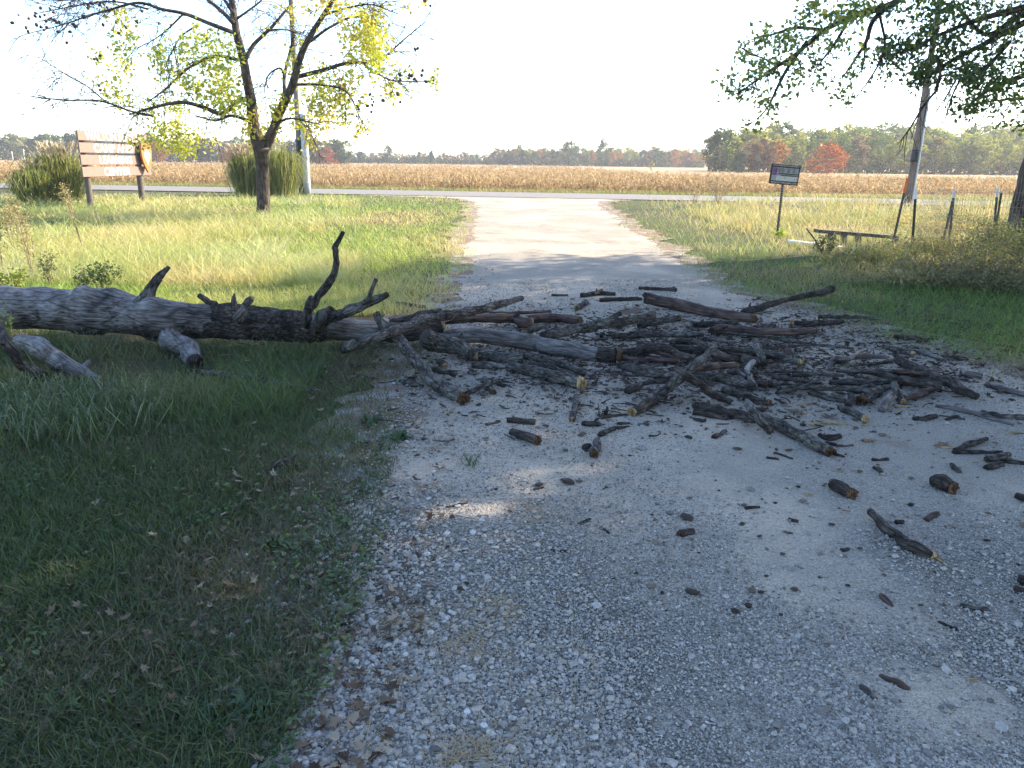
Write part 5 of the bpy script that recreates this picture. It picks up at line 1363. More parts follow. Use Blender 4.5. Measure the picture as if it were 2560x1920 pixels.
for P in OP:
    C = catmull(P, 50); L = np.linalg.norm(np.diff(P, axis=0), axis=1).sum()
    for _ in range(int(L * 7) + 3):
        j = int(rng.uniform(14, 49)); p = C[j]; t = C[min(j + 1, 49)] - C[j - 1]; t /= np.linalg.norm(t) + 1e-9
        dv = t * .6 + rng.normal(0, .5, 3); dv[2] -= .35; dv /= np.linalg.norm(dv); ln = rng.uniform(.25, .8)
        wood.add(**tube([p, p + dv * ln * .5 + rng.normal(0, .03, 3), p + dv * ln], [.008, .006, .002], 4, 5, caps=False))
build(wood, "branches", M['bark_tree'], oak)
oc = [(1290, 20, 60, 40, 60), (1350, 65, 80, 40, 90), (1450, 65, 100, 50, 140), (1550, 40, 100, 40, 130), (1650, 25, 80, 40, 110), (1300, 112, 90, 50, 120), (1220, 152, 80, 50, 110), (1150, 165, 90, 40, 90), (1055, 190, 80, 35, 60), (1010, 232, 60, 40, 50), (1160, 262, 90, 50, 110), (1060, 295, 90, 50, 90), (970, 352, 70, 45, 60), (930, 392, 50, 35, 40), (1000, 420, 60, 30, 30), (1075, 430, 60, 50, 60), (1110, 482, 50, 60, 50), (1030, 525, 50, 40, 32), (1250, 292, 80, 50, 60), (1320, 250, 60, 60, 60), (1340, 355, 50, 60, 34), (1460, 330, 60, 60, 40), (1450, 440, 60, 55, 44), (1580, 350, 60, 50, 26), (1400, 180, 80, 50, 80), (1490, 200, 70, 60, 40), (1370, 400, 40, 40, 20), (1180, 390, 60, 40, 26), (1640, 240, 80, 60, 150), (1620, 190, 60, 50, 90), (1720, 205, 85, 60, 190), (1800, 130, 90, 80, 190), (1780, 320, 90, 50, 170), (1900, 300, 110, 60, 230), (1870, 205, 90, 70, 190), (2000, 335, 110, 60, 240), (2100, 300, 110, 80, 260), (2150, 200, 80, 90, 170), (2050, 110, 100, 80, 120), (1930, 60, 90, 60, 130), (2100, 385, 100, 50, 140), (2010, 445, 100, 45, 120), (1950, 480, 60, 25, 50), (2110, 430, 60, 45, 60), (2205, 440, 40, 50, 50), (2120, 522, 26, 24, 16), (2215, 520, 26, 40, 40), (1840, 30, 110, 45, 170), (2170, 50, 80, 55, 120), (1990, 215, 90, 60, 80), (2220, 330, 60, 80, 100), (1740, 60, 60, 60, 50), (2060, 20, 90, 40, 90)]
LP, LC = [], []
for (u, v, ru, rv, cnt) in oc:
    dark = u > 1600; cnt = int(cnt * (1.35 if dark else 1.0))
    Yc = (14.2 if dark else 13.4) + rng.normal(0, .5)
    nn = max(3, cnt // 10)
    cu = rng.normal(u, .55 * ru, nn); cv = rng.normal(v, .55 * rv, nn); cY = Yc + rng.normal(0, .3, nn)
    kk = rng.integers(0, nn, cnt)
    p = atY(R2[0] + cu[kk] * R2[2], R2[1] + cv[kk] * R2[2], cY[kk]) + rng.normal(0, .085 if dark else .075, (cnt, 3))
    LP.append(p); LC.append(mixcol([(.04, .075, .03), (.08, .13, .04), (.17, .23, .055), (.30, .31, .08)], np.clip((.32 if dark else .68) + rng.normal(0, .2, cnt), 0, 1)))  # sunlight painted in: left sprays get paler leaf colour than the right mass
# the rest of its crown above the frame
def crown_points(c, rad, n, clumps, seed, drop_in_view=True):
    rs = np.random.default_rng(seed)
    v = rs.normal(size=(clumps, 3)); v /= np.linalg.norm(v, axis=1)[:, None]
    cc = np.asarray(c) + v * np.asarray(rad) * rs.uniform(.25, 1, (clumps, 1)) ** .5
    k = rs.integers(0, clumps, n)
    P = cc[k] + rs.normal(0, .42, (n, 3))
    if drop_in_view:
        x, y = proj(P)
        P = P[~((x > -60) & (x < 2620) & (y > -50))]
    return P
Pc = crown_points((13.0, 17.0, 8.8), (3.0, 2.8, 2.6), 6000, 110, 5)
LP.append(Pc); LC.append(mixcol([(.025, .05, .022), (.05, .085, .028), (.09, .12, .035)], rng.uniform(0, 1, len(Pc))))
LPn, LCn = np.concatenate(LP), np.concatenate(LC)
sz = np.concatenate([np.full(len(LPn) - len(Pc), 0), np.ones(len(Pc))])
size = np.where(sz > 0, rng.uniform(.12, .22, len(LPn)), rng.uniform(.05, .10, len(LPn)))
build(Geo().add(**leaf_faces(LPn, size, LCn, elong=1.1)), "foliage", M['leaf'], oak, smooth=False)

# --- neighbouring trees to the right and behind, whose crowns shade the drive
for kk, (x, y, zc, cxo, rx_, ry_, rz_, cnt, lab) in enumerate([
        (9.6, 10.4, 9.0, -2.0, 3.6, 2.5, 2.2, 10000, "leafy tree beside the drive with a limb reaching over it"),
        (11.5, 9.8, 8.5, 0, 3.6, 3.2, 2.6, 8400, "broad leafy tree beside the drive, second from the big oak"),
        (13.9, 14.0, 8.0, 0, 3.0, 2.9, 2.4, 9200, "broad leafy tree nearest the big oak"),
        (16.0, 11.0, 8.6, 0, 4.0, 3.6, 3.0, 10000, "leafy tree set back from the drive"),
        (9.6, 5.0, 8.6, 0, 4.0, 3.6, 2.8, 7840, "broad leafy tree level with the fallen trunk"),
        (14.5, 5.5, 9.2, 0, 4.2, 3.8, 3.0, 7840, "tall leafy tree behind the tree level with the trunk"),
        (5.2, 4.2, 9.6, -.4, 4.0, 3.4, 2.6, 7200, "leafy tree whose crown hangs over the near drive"),
        (18.2, 8.0, 9.4, 0, 4.0, 3.8, 3.2, 9200, "tallest leafy tree behind the roadside trees")]):
    t = empty("shade_tree", (x, y, 0), lab, "tree", "leafy trees along the right of the drive")
    g = Geo(); g.add(**tube([(x, y, -.1), (x + .05, y, 2.5), (x - .1, y + .1, 5), (x, y, zc + 1)], [.36, .28, .22, .06], 14, 30, .06, 20 + kk, True, 3, None, .04))
    for q in range(7):
        a = q * .9 + kk; e = np.array([x + cxo + math.cos(a) * rx_ * .7, y + math.sin(a) * ry_ * .7, zc + rng.uniform(-.6, 1.2)])
        g.add(**tube([(x, y, 3.6 + q * .35), ((x + e[0]) / 2, (y + e[1]) / 2, (4.2 + e[2]) / 2 + .6), e], [.12, .08, .02], 6, 8, .05, q))
    build(g, "trunk", M['bark_tree'], t)
    P = crown_points((x + cxo, y, zc), (rx_, ry_, rz_), cnt, 170, 50 + kk)
    build(Geo().add(**leaf_faces(P, rng.uniform(.14, .26, len(P)), mixcol([(.025, .05, .02), (.05, .085, .025), (.09, .11, .03)], rng.uniform(0, 1, len(P))))), "crown", M['leaf'], t, smooth=False)

# ================================================================== POLES, SIGNS, FENCE
def pole(basepx, toppx, Y, rb, rt, H, label, side, wm, band, cond):
    b = atY(*[float(v) for v in basepx], Y); b[2] = 0
    tdir = atY(*[float(v) for v in toppx], Y) - atY(*[float(v) for v in basepx], Y); tdir /= tdir[2]
    root = empty("utility_pole", b, label, "utility pole")
    P = [b + tdir * h for h in (-.3, 0, 2, 5, H)]
    build(Geo().add(**tube(P, [rb, rb, rb * .97, rb * .9, rt], 24, 40, .012, 3, True, 2)), "shaft", M[wm], root)
    z0, z1 = band
    build(Geo().add(**tube([b + tdir * z0, b + tdir * (z0 + z1) / 2, b + tdir * z1], [rb * 1.0 + .012] * 3, 24, 6)), "black_band", M['black'], root)
    off, cr, c0, c1 = cond
    o = np.array([off, -.06, 0])
    build(Geo().add(**tube([b + o + tdir * c0, b + o + tdir * ((c0 + c1) / 2), b + o + tdir * c1], [cr] * 3, 16, 8)), "conduit", M['conduit'], root)
    for z in np.arange(c0 + .5, c1, 1.2):
        build(Geo().add(**tube([b + o + tdir * z, b + o + tdir * (z + .02), b + o + tdir * (z + .04)], [cr * 1.12] * 3, 16, 3)), "strap", M['conduit'], root)
    return root
def zpx(px, py, Y): return float(atY(float(px), float(py), Y)[2])
pole((754, 481), (727, 0), 37.5, .130, .10, 10.5, "grey utility pole with black band and wide white conduit behind the forked tree", 1, 'pole_grey', (zpx(745, 385, 37.5), zpx(745, 350, 37.5)), (.285, .165, 0, zpx(740, 285, 37.5)))
pole((2268, 510), (2350, 0), 35.0, .145, .11, 10.5, "brown leaning utility pole with black band behind the wire fence", 1, 'pole_wood', (zpx(2298, 405, 35.), zpx(2298, 375, 35.)), (.165, .045, 0, zpx(2320, 220, 35.)))
for px, py0, py1 in ((60, 391, 372), (31, 391, 378)):
    b = atY(float(px), float(py0), 240.); tp = atY(float(px) - 2, float(py1), 240.)
    o = build(Geo().add(**tube([b - np.array([0, 0, 1.5]), tp], [.16, .12], 8, 4)), "utility_pole", M['conduit'], None, (b[0], b[1], 0))
    tag(o, "tiny pale pole before the far wood, " + ("taller one nearer the grass clump" if px == 60 else "shorter one at the far left"), "utility pole")

def text_mesh(s, name, size, width, origin, ex, ez, off, m, parent, align='CENTER', bold=.0):
    cu = bpy.data.curves.new(name, 'FONT'); cu.body = s; cu.size = 1.0; cu.align_x = 'CENTER'; cu.align_y = 'CENTER'; cu.extrude = .02; cu.offset = bold
    o = bpy.data.objects.new("lettering_source", cu); COLL.objects.link(o)
    bpy.context.view_layer.update()
    me = bpy.data.meshes.new_from_object(o.evaluated_get(bpy.context.evaluated_depsgraph_get()))
    bpy.data.objects.remove(o)
    n = len(me.vertices); co = np.zeros(n * 3, np.float32); me.vertices.foreach_get("co", co); co = co.reshape(-1, 3).astype(float)
    w = np.ptp(co[:, 0]); h = np.ptp(co[:, 1]); co[:, :2] -= (co[:, :2].max(0) + co[:, :2].min(0)) / 2
    ey = np.cross(ez, ex); nrm = -ey
    V = np.asarray(origin) + co[:, :1] * (width / w) * ex + co[:, 1:2] * (size / h) * ez + nrm * (off + co[:, 2:3] * .15)
    base = ROOT[parent.name]
    me.vertices.foreach_set("co", (V - base).astype(np.float32).ravel()); me.update()
    me.materials.clear(); me.materials.append(M[m])
    o = bpy.data.objects.new(name, me); COLL.objects.link(o); o.parent = parent; ROOT[o.name] = base
    return o

# --- the big wooden sign
YL, YR = 25.4, 29.7
A0 = atY(207., 445., YL); B0 = atY(378., 440., YR)
A0[2] = B0[2] = (A0[2] + B0[2]) / 2
ex = B0 - A0; LEN = np.linalg.norm(ex); ex /= LEN; ez = np.array([0, 0, 1.0]); nrm = np.cross(ex, ez)
topz = zpx(196, 322, YL)
HT = topz - A0[2]
sg = empty("wooden_sign", ((A0[0] + B0[0]) / 2, (A0[1] + B0[1]) / 2, 0), "big faded red plank sign with white lettering on two posts", "sign")
ph = HT / 4
rows = [("WALTON SCOTT", .09, .84), ("CAMP AND", .18, .74), ("LEARNING", .24, .70), ("CENTER", .28, .66)]
for q, (s, f0, f1) in enumerate(rows):
    zc = A0[2] + HT - ph * (q + .5)
    ln = LEN * (.985 if q == 0 else 1.0)
    c = A0 + ex * ln * .5; c = np.array([c[0], c[1], zc])
    bd = build(box(c, ex * ln / 2, nrm * .025, ez * (ph / 2 - .034), bev=.008), "board", M['red_board'], sg)
    text_mesh(s, "lettering", ph * .70, LEN * (f1 - f0), A0 + ex * LEN * (f0 + f1) / 2 + np.array([0, 0, zc - A0[2]]), ex, ez, .028, 'letter', bd, bold=.02)
for f, rr in ((.10, .10), (.86, .11)):
    p = A0 + ex * LEN * f - nrm * .12
    build(Geo().add(**tube([(p[0], p[1], -.2), (p[0], p[1], 1), (p[0], p[1], A0[2] + HT * .93)], [rr, rr * .97, rr * .9], 14, 20, .06, 31 + int(f * 10), True, 4, None, .03)), "post", M['post_grey'], sg)
build(box(A0 + ex * LEN / 2 - nrm * .035 + ez * (HT / 2), ex * .06, nrm * .01, ez * HT * .48), "batten", M['post_grey'], sg)
def outline(pts, o, ex, ez, n, th):
    pts = np.asarray(pts, float); k = len(pts)
    F = o + pts[:, :1] * ex + pts[:, 1:] * ez
    V = np.vstack([F + n * th, F, [F.mean(0) + n * th]])
    F4 = [[j, (j + 1) % k, k + (j + 1) % k, k + j] for j in range(k)]
    F3 = [[j, 2 * k, (j + 1) % k] for j in range(k)]
    return Geo().add(V, [f[::-1] for f in F4], F3, uv=V[:, :2])
sh = np.array([(-.30, .86), (-.42, .98), (-.55, .80), (-.62, .45), (-.60, .05), (-.48, -.38), (-.28, -.76), (0, -1.12), (.28, -.76), (.48, -.38), (.60, .05), (.62, .45), (.55, .80), (.42, .98), (.30, .86), (.12, 1.0), (-.12, 1.0)]) * np.array([.58, .50])
so = A0 + ex * LEN * .87 + ez * (HT * .46) + nrm * .16
pl = build(outline(sh, so, ex, ez, nrm, .06), "plaque", M['plaque'], sg, smooth=False)
em = np.array([(0, -.62), (-.05, -.40), (-.20, -.26), (-.36, .02), (-.34, .30), (-.22, .16), (-.20, .48), (-.06, .22), (0, .56), (.08, .22), (.20, .46), (.24, .14), (.36, .26), (.36, 0), (.20, -.26), (.06, -.40)]) * np.array([.56, .52])
build(outline(em, so + nrm * .062, ex, ez, nrm, .008), "emblem", M['white'], sg, smooth=False).parent = pl
for dz in (.3, -.2):
    build(box(so - nrm * .075 + ez * dz, ex * .2, nrm * .075, ez * .04), "spacer_block", M['post_grey'], sg)

# --- the small tilted interpretive sign
YS = 17.9
tl, trr, br, bl = (atY(x, y, YS + dy) for x, y, dy in ((1929.9, 408.1, 0), (2002.7, 413.1, .12), (1993.6, 465.5, .12), (1920.6, 458.3, 0)))
cS = (tl + trr + br + bl) / 4
ex = (trr - tl + br - bl); ex /= np.linalg.norm(ex); ez = (tl - bl + trr - br); ez -= ex * (ez @ ex); ez /= np.linalg.norm(ez); nr = np.cross(ex, ez)
Wd, Hd = np.linalg.norm(trr - tl), np.linalg.norm(tl - bl)
if nr[1] > 0: nr = -nr
bp = atY(1943., 583., YS); bp = np.array([bp[0], bp[1], 0])
ss = empty("information_sign", bp, "small black framed information sign tilting on a thin perforated post", "sign")
pn = build(box(cS, ex * Wd / 2, nr * .010, ez * Hd / 2, bev=.004), "panel", M['black'], ss)
def plate(u0, u1, v0, v1, m, nm, off=.012):
    c = cS + ex * Wd * ((u0 + u1) / 2 - .5) + ez * Hd * (.5 - (v0 + v1) / 2) + nr * off
    build(box(c, ex * Wd * (u1 - u0) / 2, nr * .001, ez * Hd * (v1 - v0) / 2), nm, M[m], ss).parent = pn
plate(.05, .95, .165, .83, 'panel', "printed_face")
plate(.06, .215, .18, .56, 'purple', "flower_picture", .0145)
plate(.06, .95, .575, .825, 'panel_light', "printed_face", .0145)
plate(.06, .215, .58, .82, 'panel', "drawing", .017)
plate(.28, .94, .445, .485, 'black', "heading_bar", .0145)
plate(.36, .94, .545, .58, 'black', "heading_bar", .017)
for q in range(6):
    for u0 in (.24, .34 + .02 * (q % 3), .55, .74):
        plate(u0, u0 + .08 + .07 * rng.uniform(), .20 + q * .038, .20 + q * .038 + .017, 'rust', "text_line", .0145)
for q in range(2):
    plate(.24, .9 - .1 * q, .50 + q * .022, .508 + q * .022, 'black', "text_line", .0145)
plate(.50, .525, .64, .69, 'rust', "small_emblem", .017)
for u in (.83, .90):
    plate(u, u + .035, .69, .73, 'flower_red', "flower_print", .017); plate(u + .014, u + .02, .73, .81, 'flower_red', "flower_print", .017)
eyv = ez
def stext(s, v, w):
    o = text_mesh(s, "lettering", Hd * .075, Wd * w, cS + ez * Hd * (.5 - v), ex, ez, .011, 'panel_light', pn, bold=.01)
stext("NATIVE PRAIRIE RESTORATION PROJECT", .085, .90)
stext("WALTON SCOTT CAMP & LEARNING CENTER", .915, .90)
pt = cS - ez * Hd * .42 - nr * .018
ax = (pt - bp); Lp = np.linalg.norm(ax); ax /= Lp
wv = np.cross(ax, nr); wv /= np.linalg.norm(wv)
pp = build(box(bp + ax * (Lp / 2 - .1), wv * .022, nr * .012, ax * (Lp / 2 + .1)), "post", M['rust'], ss)
g = Geo()
for h in np.arange(.06, Lp - Hd * .1, .05):
    box(bp + ax * h + nr * .0135, wv * .006, nr * .0008, ax * .010, g)
build(g, "post_holes", M['panel_light'], ss).parent = pp

# --- fence posts, stake and wire
def tpost(b, t, Y, label, white=.16, m='steel', name="fence_post", Yt=None):
    b, t = atY(float(b[0]), float(b[1]), Y), atY(float(t[0]), float(t[1]), Yt or Y)
    d = t - b; L = np.linalg.norm(d); d /= L
    w = np.cross(d, [0, 1, 0]); w /= np.linalg.norm(w); n = np.cross(w, d)
    b = b - d * .25; L += .25
    root = empty(name, (b[0], b[1], 0), label, "fence post" if name == "fence_post" else "stake")
    split = L - white
    g = Geo(); box(b + d * split / 2, w * .024, n * .004, d * split / 2, g); box(b + d * split / 2 + n * .019, w * .004, n * .015, d * split / 2, g)
    build(g, "shaft", M[m], root)
    g = Geo(); box(b + d * (split + white / 2), w * .025, n * .005, d * white / 2, g); box(b + d * (split + white / 2) + n * .020, w * .005, n * .016, d * white / 2, g)
    build(g, "painted_tip", M['orange' if name != "fence_post" else 'white'], root)
    return root
tpost((2279, 640), (2290, 470), 14.8, "white tipped fence post nearest the leaning orange stake", .20)
tpost((2373, 600), (2386, 472), 16.2, "white tipped upright fence post, middle of the wire fence", .18)
tpost((2362, 585), (2382, 500), 16.4, "bare fence post leaning on the middle white tipped post", .02)
tpost((2483, 600), (2494, 468), 16.6, "white tipped fence post next to the big tree", .20)
tpost((2488, 580), (2504, 480), 16.9, "bare fence post leaning beside the post next to the big tree", .02)
st = tpost((2236, 590), (2269, 445), 15.6, "leaning marker stake wrapped in orange tape at its top", .28, 'grey_plank', "marker_stake")
ps = [atY(2279., 640., 14.8), atY(2375., 600., 16.2), atY(2483., 600., 16.6), np.array([OX - .35, YO - .35, 0])]
g = Geo()
ps = [np.array([p[0], p[1] - .03, 0]) for p in ps]
for a_, b_ in zip(ps[:-1], ps[1:]):
    L = np.linalg.norm(b_ - a_); e = (b_ - a_) / L
    for q in range(int(L / .075)):
        c = a_ + e * (q * .075)
        box(c + np.array([0, 0, .60]), e * .0018, np.cross(e, [0, 0, 1.]) * .0018, np.array([0, 0, .58]), g)
    for z in np.arange(.05, 1.2, .15):
        box((a_ + b_) / 2 + np.array([0, 0, z]), e * L / 2, np.cross(e, [0, 0, 1.]) * .0022, np.array([0, 0, .0022]), g)
tag(build(g, "wire_fence", M['wire'], None, (ps[1][0], ps[1][1], 0)), "grey welded wire mesh fence running to the big tree", "fence")

# --- broken bench frame and boards in the weeds
YB = 15.9
bn = empty("broken_bench", G(2140., 610.) * np.array([1, 1, 0]), "weathered grey plank bench frame sunk in tall weeds", "bench")
def plank(p0, p1, w, t, m, nm, parent):
    e = (p1 - p0); L = np.linalg.norm(e); e /= L
    s = np.cross(e, [0, 0, 1.]); s /= np.linalg.norm(s); u = np.cross(s, e)
    return build(box((p0 + p1) / 2, e * L / 2, s * t / 2, u * w / 2, bev=.004), nm, M[m], parent)
plank(atY(2040., 577., YB), atY(2240., 593., YB + .2), .07, .22, 'grey_plank', "rail", bn)
for px, y0, y1 in ((2080, 578, 616), (2110, 583, 612), (2146, 584, 622), (2238, 592, 612)):
    p0 = atY(px + 0., float(y0), YB - .02); p1 = atY(px - 2., float(y1), YB - .02); p1[2] = max(p1[2], -.1)
    s = np.array([1., 0, 0])
    build(box((p0 + p1) / 2, s * .045 * (1.6 if px == 2080 else 1.2), np.array([0, .03, 0]), (p0 - p1) / 2, bev=.004), "leg", M['grey_plank'], bn)
for (x0, y0, x1, y1, lab) in ((1974, 602, 2100, 618, "white painted board lying in the weeds by the bench frame"), (2130, 626, 2272, 634, "white painted board lying right of its twin, under the bench frame")):
    p0, p1 = G(float(x0), float(y0), .06), G(float(x1), float(y1), .06)
    e = p1 - p0; L = np.linalg.norm(e); e /= L; s = np.cross(e, [0, 0, 1.])
    o = build(box((p0 + p1) / 2, e * L / 2, s * .07, np.array([0, 0, .02]), bev=.004), "loose_board", M['white'], None, (p0[0], p0[1], 0)); tag(o, lab, "board")
p0, p1 = G(2054., 632., 0.0), atY(2016., 571., 15.2)
tag(build(Geo().add(**tube([p0, (p0 + p1) / 2 + np.array([.03, 0, 0]), p1], [.022, .018, .012], 8, 10, .1, 77)), "dead_stick", M['bark_dark'], None, (p0[0], p0[1], 0)), "dark dead stick poking up left of the bench frame", "stick")

# ================================================================== SHRUBS, WEEDS, ORNAMENTAL GRASS
def plume_grass(px, Y, wid, hgt, n, label, plumes=60, lean=(0, 0)):
    b = atY(float(px), 480., Y); b[2] = 0
    root = empty("ornamental_grass", b, label, "ornamental grass")
    B = b + np.stack([rng.normal(0, wid * .13, n), rng.normal(0, wid * .13, n), np.zeros(n)], 1)
    a = rng.uniform(0, 2 * np.pi, n); D = np.stack([np.cos(a), np.sin(a), 0 * a], 1)
    D[:, :2] = D[:, :2] * .7 + (B - b)[:, :2] / (wid * .26)
    hh = hgt * rng.uniform(.45, 1.0, n)
    g = Geo().add(**blades(B, D, wid * .46 * rng.uniform(.1, 1, n), hh * .80, hh * rng.uniform(.2, 1.0, n), .024, mixcol([(.08, .12, .03), (.18, .22, .055), (.34, .35, .10), (.56, .48, .22)], np.clip(rng.normal(.5, .25, n), 0, 1))))
    build(g, "blades", M['grass'], root)
    m = plumes
    a = rng.uniform(0, 2 * np.pi, m); D = np.stack([np.cos(a) + lean[0], np.sin(a), 0 * a], 1)
    B = b + np.stack([rng.normal(0, wid * .16, m), rng.normal(0, wid * .16, m), np.zeros(m)], 1) + D * (wid * .26 * rng.uniform(.3, 1, m))[:, None]; B[:, 2] = hgt * rng.uniform(.72, .95, m)
    g = Geo()
    for q in range(3):
        g.add(**blades(B, D, .16 * rng.uniform(.5, 1.3, m), .14, .24 * rng.uniform(.6, 1.2, m), .055, mixcol([(.40, .32, .20), (.62, .55, .40)], rng.uniform(0, 1, m))))
    build(g, "plumes", M['dry'], root)
plume_grass(150, 28.2, 1.7, 2.05, 3000, "tall plumed grass clump against the big sign's left end", 130)
plume_grass(84, 27.2, 1.25, 1.45, 1700, "lower dark grass clump left of the tall plumed clump", 14)
plume_grass(700, 35.6, 1.9, 2.45, 3200, "round grass clump between the forked trunk and grey pole", 24)
plume_grass(622, 35.6, 1.5, 2.2, 2600, "plumed grass clump left of the forked trunk", 120, (-.6, 0))

def weed(b, h, n_st, spread, leafn, leafs, cols, label, name="tall_weed", stem_m='dry_stem', group=None, lean=0.0, cat="weed", tipheavy=.5):
    root = empty(name, b, label, cat, group)
    g = Geo(); LPs = []
    for q in range(n_st):
        a = rng.uniform(0, 2 * np.pi); ln = h * rng.uniform(.65, 1)
        tip = b + np.array([math.cos(a) * spread * rng.uniform(.2, 1) + lean * ln, math.sin(a) * spread * rng.uniform(.2, 1), ln])
        mid = (b + tip) / 2 + rng.normal(0, spread * .12, 3) * np.array([1, 1, 0]) + np.array([0, 0, ln * .06])
        g.add(**tube([b + rng.normal(0, .03, 3) * np.array([1, 1, 0]), mid, tip], [.006, .0045, .002], 5, 9, caps=False))
        C = catmull([b, mid, tip], 30)
        for w_ in range(5):
            j = int(rng.uniform(12, 29)); s = C[j]; d = rng.normal(0, 1, 3); d[2] = abs(d[2]) + .4; d /= np.linalg.norm(d); e = s + d * ln * rng.uniform(.08, .22)
            g.add(**tube([s, (s + e) / 2, e], [.003, .0025, .0015], 4, 4, caps=False)); LPs.append(s + (e - s) * rng.uniform(.2, 1, (max(1, leafn // (n_st * 8)), 1)) + rng.normal(0, .02, (max(1, leafn // (n_st * 8)), 3)))
        f = rng.uniform(tipheavy * .5, 1, leafn // n_st) ** .7
        LPs.append(C[(f * 29).astype(int)] + rng.normal(0, .045, (len(f), 3)))
    build(g, "stems", M[stem_m], root)
    if leafn:
        P = np.concatenate(LPs); P = P[P[:, 2] > .02]
        build(Geo().add(**leaf_faces(P, leafs * rng.uniform(.6, 1.3, len(P)), mixcol(cols, rng.uniform(0, 1, len(P))), elong=1.4)), "leaves", M['grass'], root, smooth=False)
M['dry_stem'] = simple_mat("dry_weed_stems", (.16, .11, .065), (.30, .22, .13), 12, .9, .1)
STRAW = [(.34, .27, .12), (.46, .37, .17), (.28, .27, .10)]
OLIVE = [(.07, .10, .03), (.13, .15, .045), (.26, .23, .09)]
weed(G(212., 640.) * np.array([1, 1, 0]), 1.25, 3, .10, 260, .022, STRAW, "tallest dry weed stalk standing before the plumed grass", lean=-.14, tipheavy=1.0)
for q, (px, py, h, lab, cols, lf) in enumerate([
        (85, 700, .95, "reddish dry weed stalk left of the tallest stalk", STRAW, 200), (40, 640, 1.15, "bushy straw coloured weed near the left edge", STRAW, 420), (10, 690, 1.05, "feathery weed at the left edge above the trunk", OLIVE, 420),
        (-40, 640, 1.4, "tall grey green weed cut by the left edge", OLIVE, 500), (70, 600, .9, "olive weed behind the bushy straw weed", OLIVE, 300), (130, 720, .45, "low weed with dark top leaves behind the trunk", OLIVE, 160)]):
    weed(G(float(px), float(py)) * np.array([1, 1, 0]), h, 5, .20, lf, .026, cols, lab)
BR = [(.05, .09, .025), (.10, .15, .04), (.22, .25, .06)]
weed(G(262., 742.) * np.array([1, 1, 0]), .42, 7, .22, 300, .030, BR, "leafy bramble right behind the trunk's two knots", "bramble", cat="bramble")
weed(G(205., 742.) * np.array([1, 1, 0]), .34, 6, .20, 200, .026, BR, "smaller bramble just left of the leafy one behind the trunk", "bramble", cat="bramble")
weed(G(30., 745.) * np.array([1, 1, 0]), .40, 7, .25, 260, .034, [(.16, .22, .04), (.30, .34, .06)], "bright yellow green bramble behind the trunk at the left edge", "bramble", cat="bramble")
weed(G(15., 880.) * np.array([1, 1, 0]), .38, 5, .14, 110, .028, [(.16, .22, .04), (.30, .34, .06)], "bright leafy sprig in front of the trunk at the left edge", "bramble", cat="bramble")
weed(G(1622., 512.) * np.array([1, 1, 0]), 1.9, 1, .05, 30, .05, STRAW, "single thin dead stalk at the drive's right corner by the road", tipheavy=1.6)
weed(G(1790., 516.) * np.array([1, 1, 0]), 1.35, 16, .8, 420, .045, [(.30, .21, .14), (.42, .31, .21)], "dry pinkish brown thicket of stalks near the road", "dry_thicket", cat="thicket")
weed(G(1735., 512.) * np.array([1, 1, 0]), .9, 10, .6, 200, .045, [(.34, .25, .15), (.42, .33, .20)], "sparser dry stalks left of the pinkish brown thicket", "dry_thicket", cat="thicket")
weed(G(1946., 598.) * np.array([1, 1, 0]), .20, 6, .16, 90, .055, [(.24, .32, .03), (.34, .40, .04)], "bright yellow green sprout at the small sign's post foot", "leafy_sprout", cat="sprout")
weed(G(2062., 650.) * np.array([1, 1, 0]), .42, 8, .25, 260, .035, OLIVE, "ragged weed left of the bench frame's boards", "bushy_weed")
DKB = [(.035, .055, .022), (.075, .10, .035), (.14, .15, .055), (.24, .19, .10)]
def shrub(px, py, w, h, n, label, cols=DKB):
    b = G(float(px), float(py)) * np.array([1, 1, 0])
    root = empty("shrub", b, label, "shrub", "shrubs tangled along the wire fence")
    g = Geo()
    nb = 16
    cc = b + np.stack([rng.normal(0, w * .33, nb), rng.normal(0, w * .3, nb), h * rng.uniform(.15, .8, nb)], 1)
    for c in cc:
        g.add(**tube([b + rng.normal(0, .08, 3) * np.array([1, 1, 0]), (b + c) / 2 + rng.normal(0, .08, 3), c + (c - b) * .25], [.012, .008, .003], 5, 7, caps=False))
    for q in range(26):
        s = cc[rng.integers(nb)]; e = s + rng.normal(0, .3, 3) + np.array([0, 0, .18])
        g.add(**tube([s, (s + e) / 2 + rng.normal(0, .04, 3), e], [.004, .003, .0015], 4, 5, caps=False))
    build(g, "stems", M['dry_stem'], root)
    n = int(n * 1.7); k = rng.integers(0, nb, n)
    P = cc[k] + rng.normal(0, 1, (n, 3)) * np.array([w * .16, w * .16, h * .17]); P[:, 2] = np.abs(P[:, 2]) + .02
    build(Geo().add(**leaf_faces(P, rng.uniform(.018, .042, n), mixcol(cols, np.clip(rng.uniform(0, 1, nb)[k] * .6 + rng.normal(.2, .2, n), 0, 1)), elong=1.3)), "leaves", M['grass'], root, smooth=False)
shrub(2330, 650, 1.3, .38, 2600, "dark tangled shrub under the middle fence posts")
shrub(2430, 665, 1.4, .42, 2800, "dark shrub between the middle fence posts and big tree")
shrub(2540, 655, 1.3, .62, 3200, "tallest dark shrub hiding the big tree's foot")
shrub(2620, 700, 1.5, .85, 3200, "dark shrub cut by the right edge in front of the big tree")
shrub(2250, 660, 1.0, .28, 1700, "low shrub at the foot of the post by the orange stake", OLIVE)
shrub(2160, 665, .9, .24, 1400, "low olive shrub below the white boards", OLIVE)
shrub(2360, 715, 1.3, .30, 2300, "low brown shrub in shade before the middle fence posts", [(.08, .10, .035), (.17, .16, .06), (.28, .23, .12)])
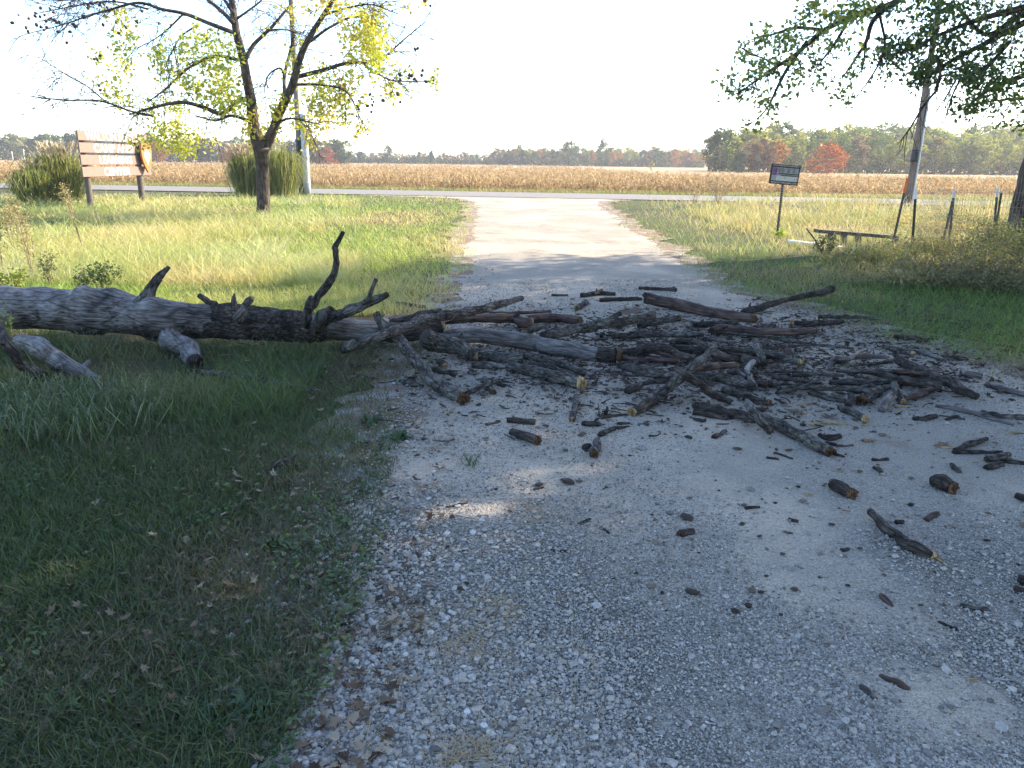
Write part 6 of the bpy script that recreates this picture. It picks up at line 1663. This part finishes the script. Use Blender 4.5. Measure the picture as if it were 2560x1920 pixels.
shrub(2480, 725, 1.3, .36, 2400, "dark brown shrub in shade nearest the verge at right", [(.06, .08, .03), (.13, .13, .05), (.24, .19, .10)])
shrub(2330, 590, 1.6, .45, 2200, "sunlit straw coloured shrub behind the wire fence", STRAW)
shrub(2430, 585, 1.6, .5, 2200, "sunlit olive shrub behind the wire fence", OLIVE)
# broad leaved weeds rooted at the edge of turf and gravel
for px, py, h, lab in ((520, 1840, .07, "broad leaved weed at the bottom of the turf beside pale stones"), (640, 1790, .05, "small leafy weed right of the broad leaved one"), (1000, 1100, .05, "leafy weed mat at the gravel edge below the forked limb"), (930, 1060, .05, "leafy weed at the turf's edge under the forked limb"), (690, 1370, .05, "round leaf weed in the turf by the gravel edge"), (1180, 1165, .06, "grassy tuft growing in the gravel below the loose pieces")):
    b = G(float(px), float(py)) * np.array([1, 1, 0])
    n = 26
    a = rng.uniform(0, 2 * np.pi, n); D = np.stack([np.cos(a), np.sin(a), 0 * a], 1)
    wl = .022 if h > .045 and 'leaf' in lab else .005
    g = Geo().add(**blades(b + rng.normal(0, .02, (n, 3)) * np.array([1, 1, 0]), D, rng.uniform(.04, .12, n), h * rng.uniform(.6, 1.2, n), h * rng.uniform(.1, 1.0, n), wl, mixcol([(.05, .10, .03), (.08, .14, .05)], rng.uniform(0, 1, n))))
    tag(build(g, "broadleaf_weed", M['grass'], None, b), lab, "weed")
# straw scraps on the gravel
P = np.concatenate([G(rng.normal(u, 45, 130), rng.normal(v, 22, 130)) for u, v in ((1165, 1625), (1240, 1530), (1020, 1560), (1330, 1290), (1180, 1890))])
P = np.concatenate([P, px_sample(500, 850, 1500, 1150, 1950)]); P[:, 2] = .016
a = rng.uniform(0, 2 * np.pi, len(P)); D = np.stack([np.cos(a), np.sin(a), 0 * a], 1)
g = Geo().add(**blades(P, D, rng.uniform(.03, .11, len(P)), .006, .002, .0022, mixcol([(.36, .24, .11), (.52, .40, .22)], rng.uniform(0, 1, len(P)))))
tag(build(g, "straw_litter", M['dry']), kind='stuff')

# ================================================================== AIR
g = Geo(); box((0, 215, 13.0), (420, 0, 0), (0, 225, 0), (0, 0, 14.5), g)
hz = build(g, "haze", bpy.data.materials.new("haze_air"), smooth=False); tag(hz, kind='stuff')
m = hz.data.materials[0]; m.use_nodes = True; n = m.node_tree; n.nodes.clear()
o = N(n, "ShaderNodeOutputMaterial"); v = N(n, "ShaderNodeVolumePrincipled")
v.inputs['Color'].default_value = (.93, .95, 1.0, 1); v.inputs['Density'].default_value = .00045; v.inputs['Anisotropy'].default_value = .3
n.links.new(v.outputs[0], o.inputs['Volume'])
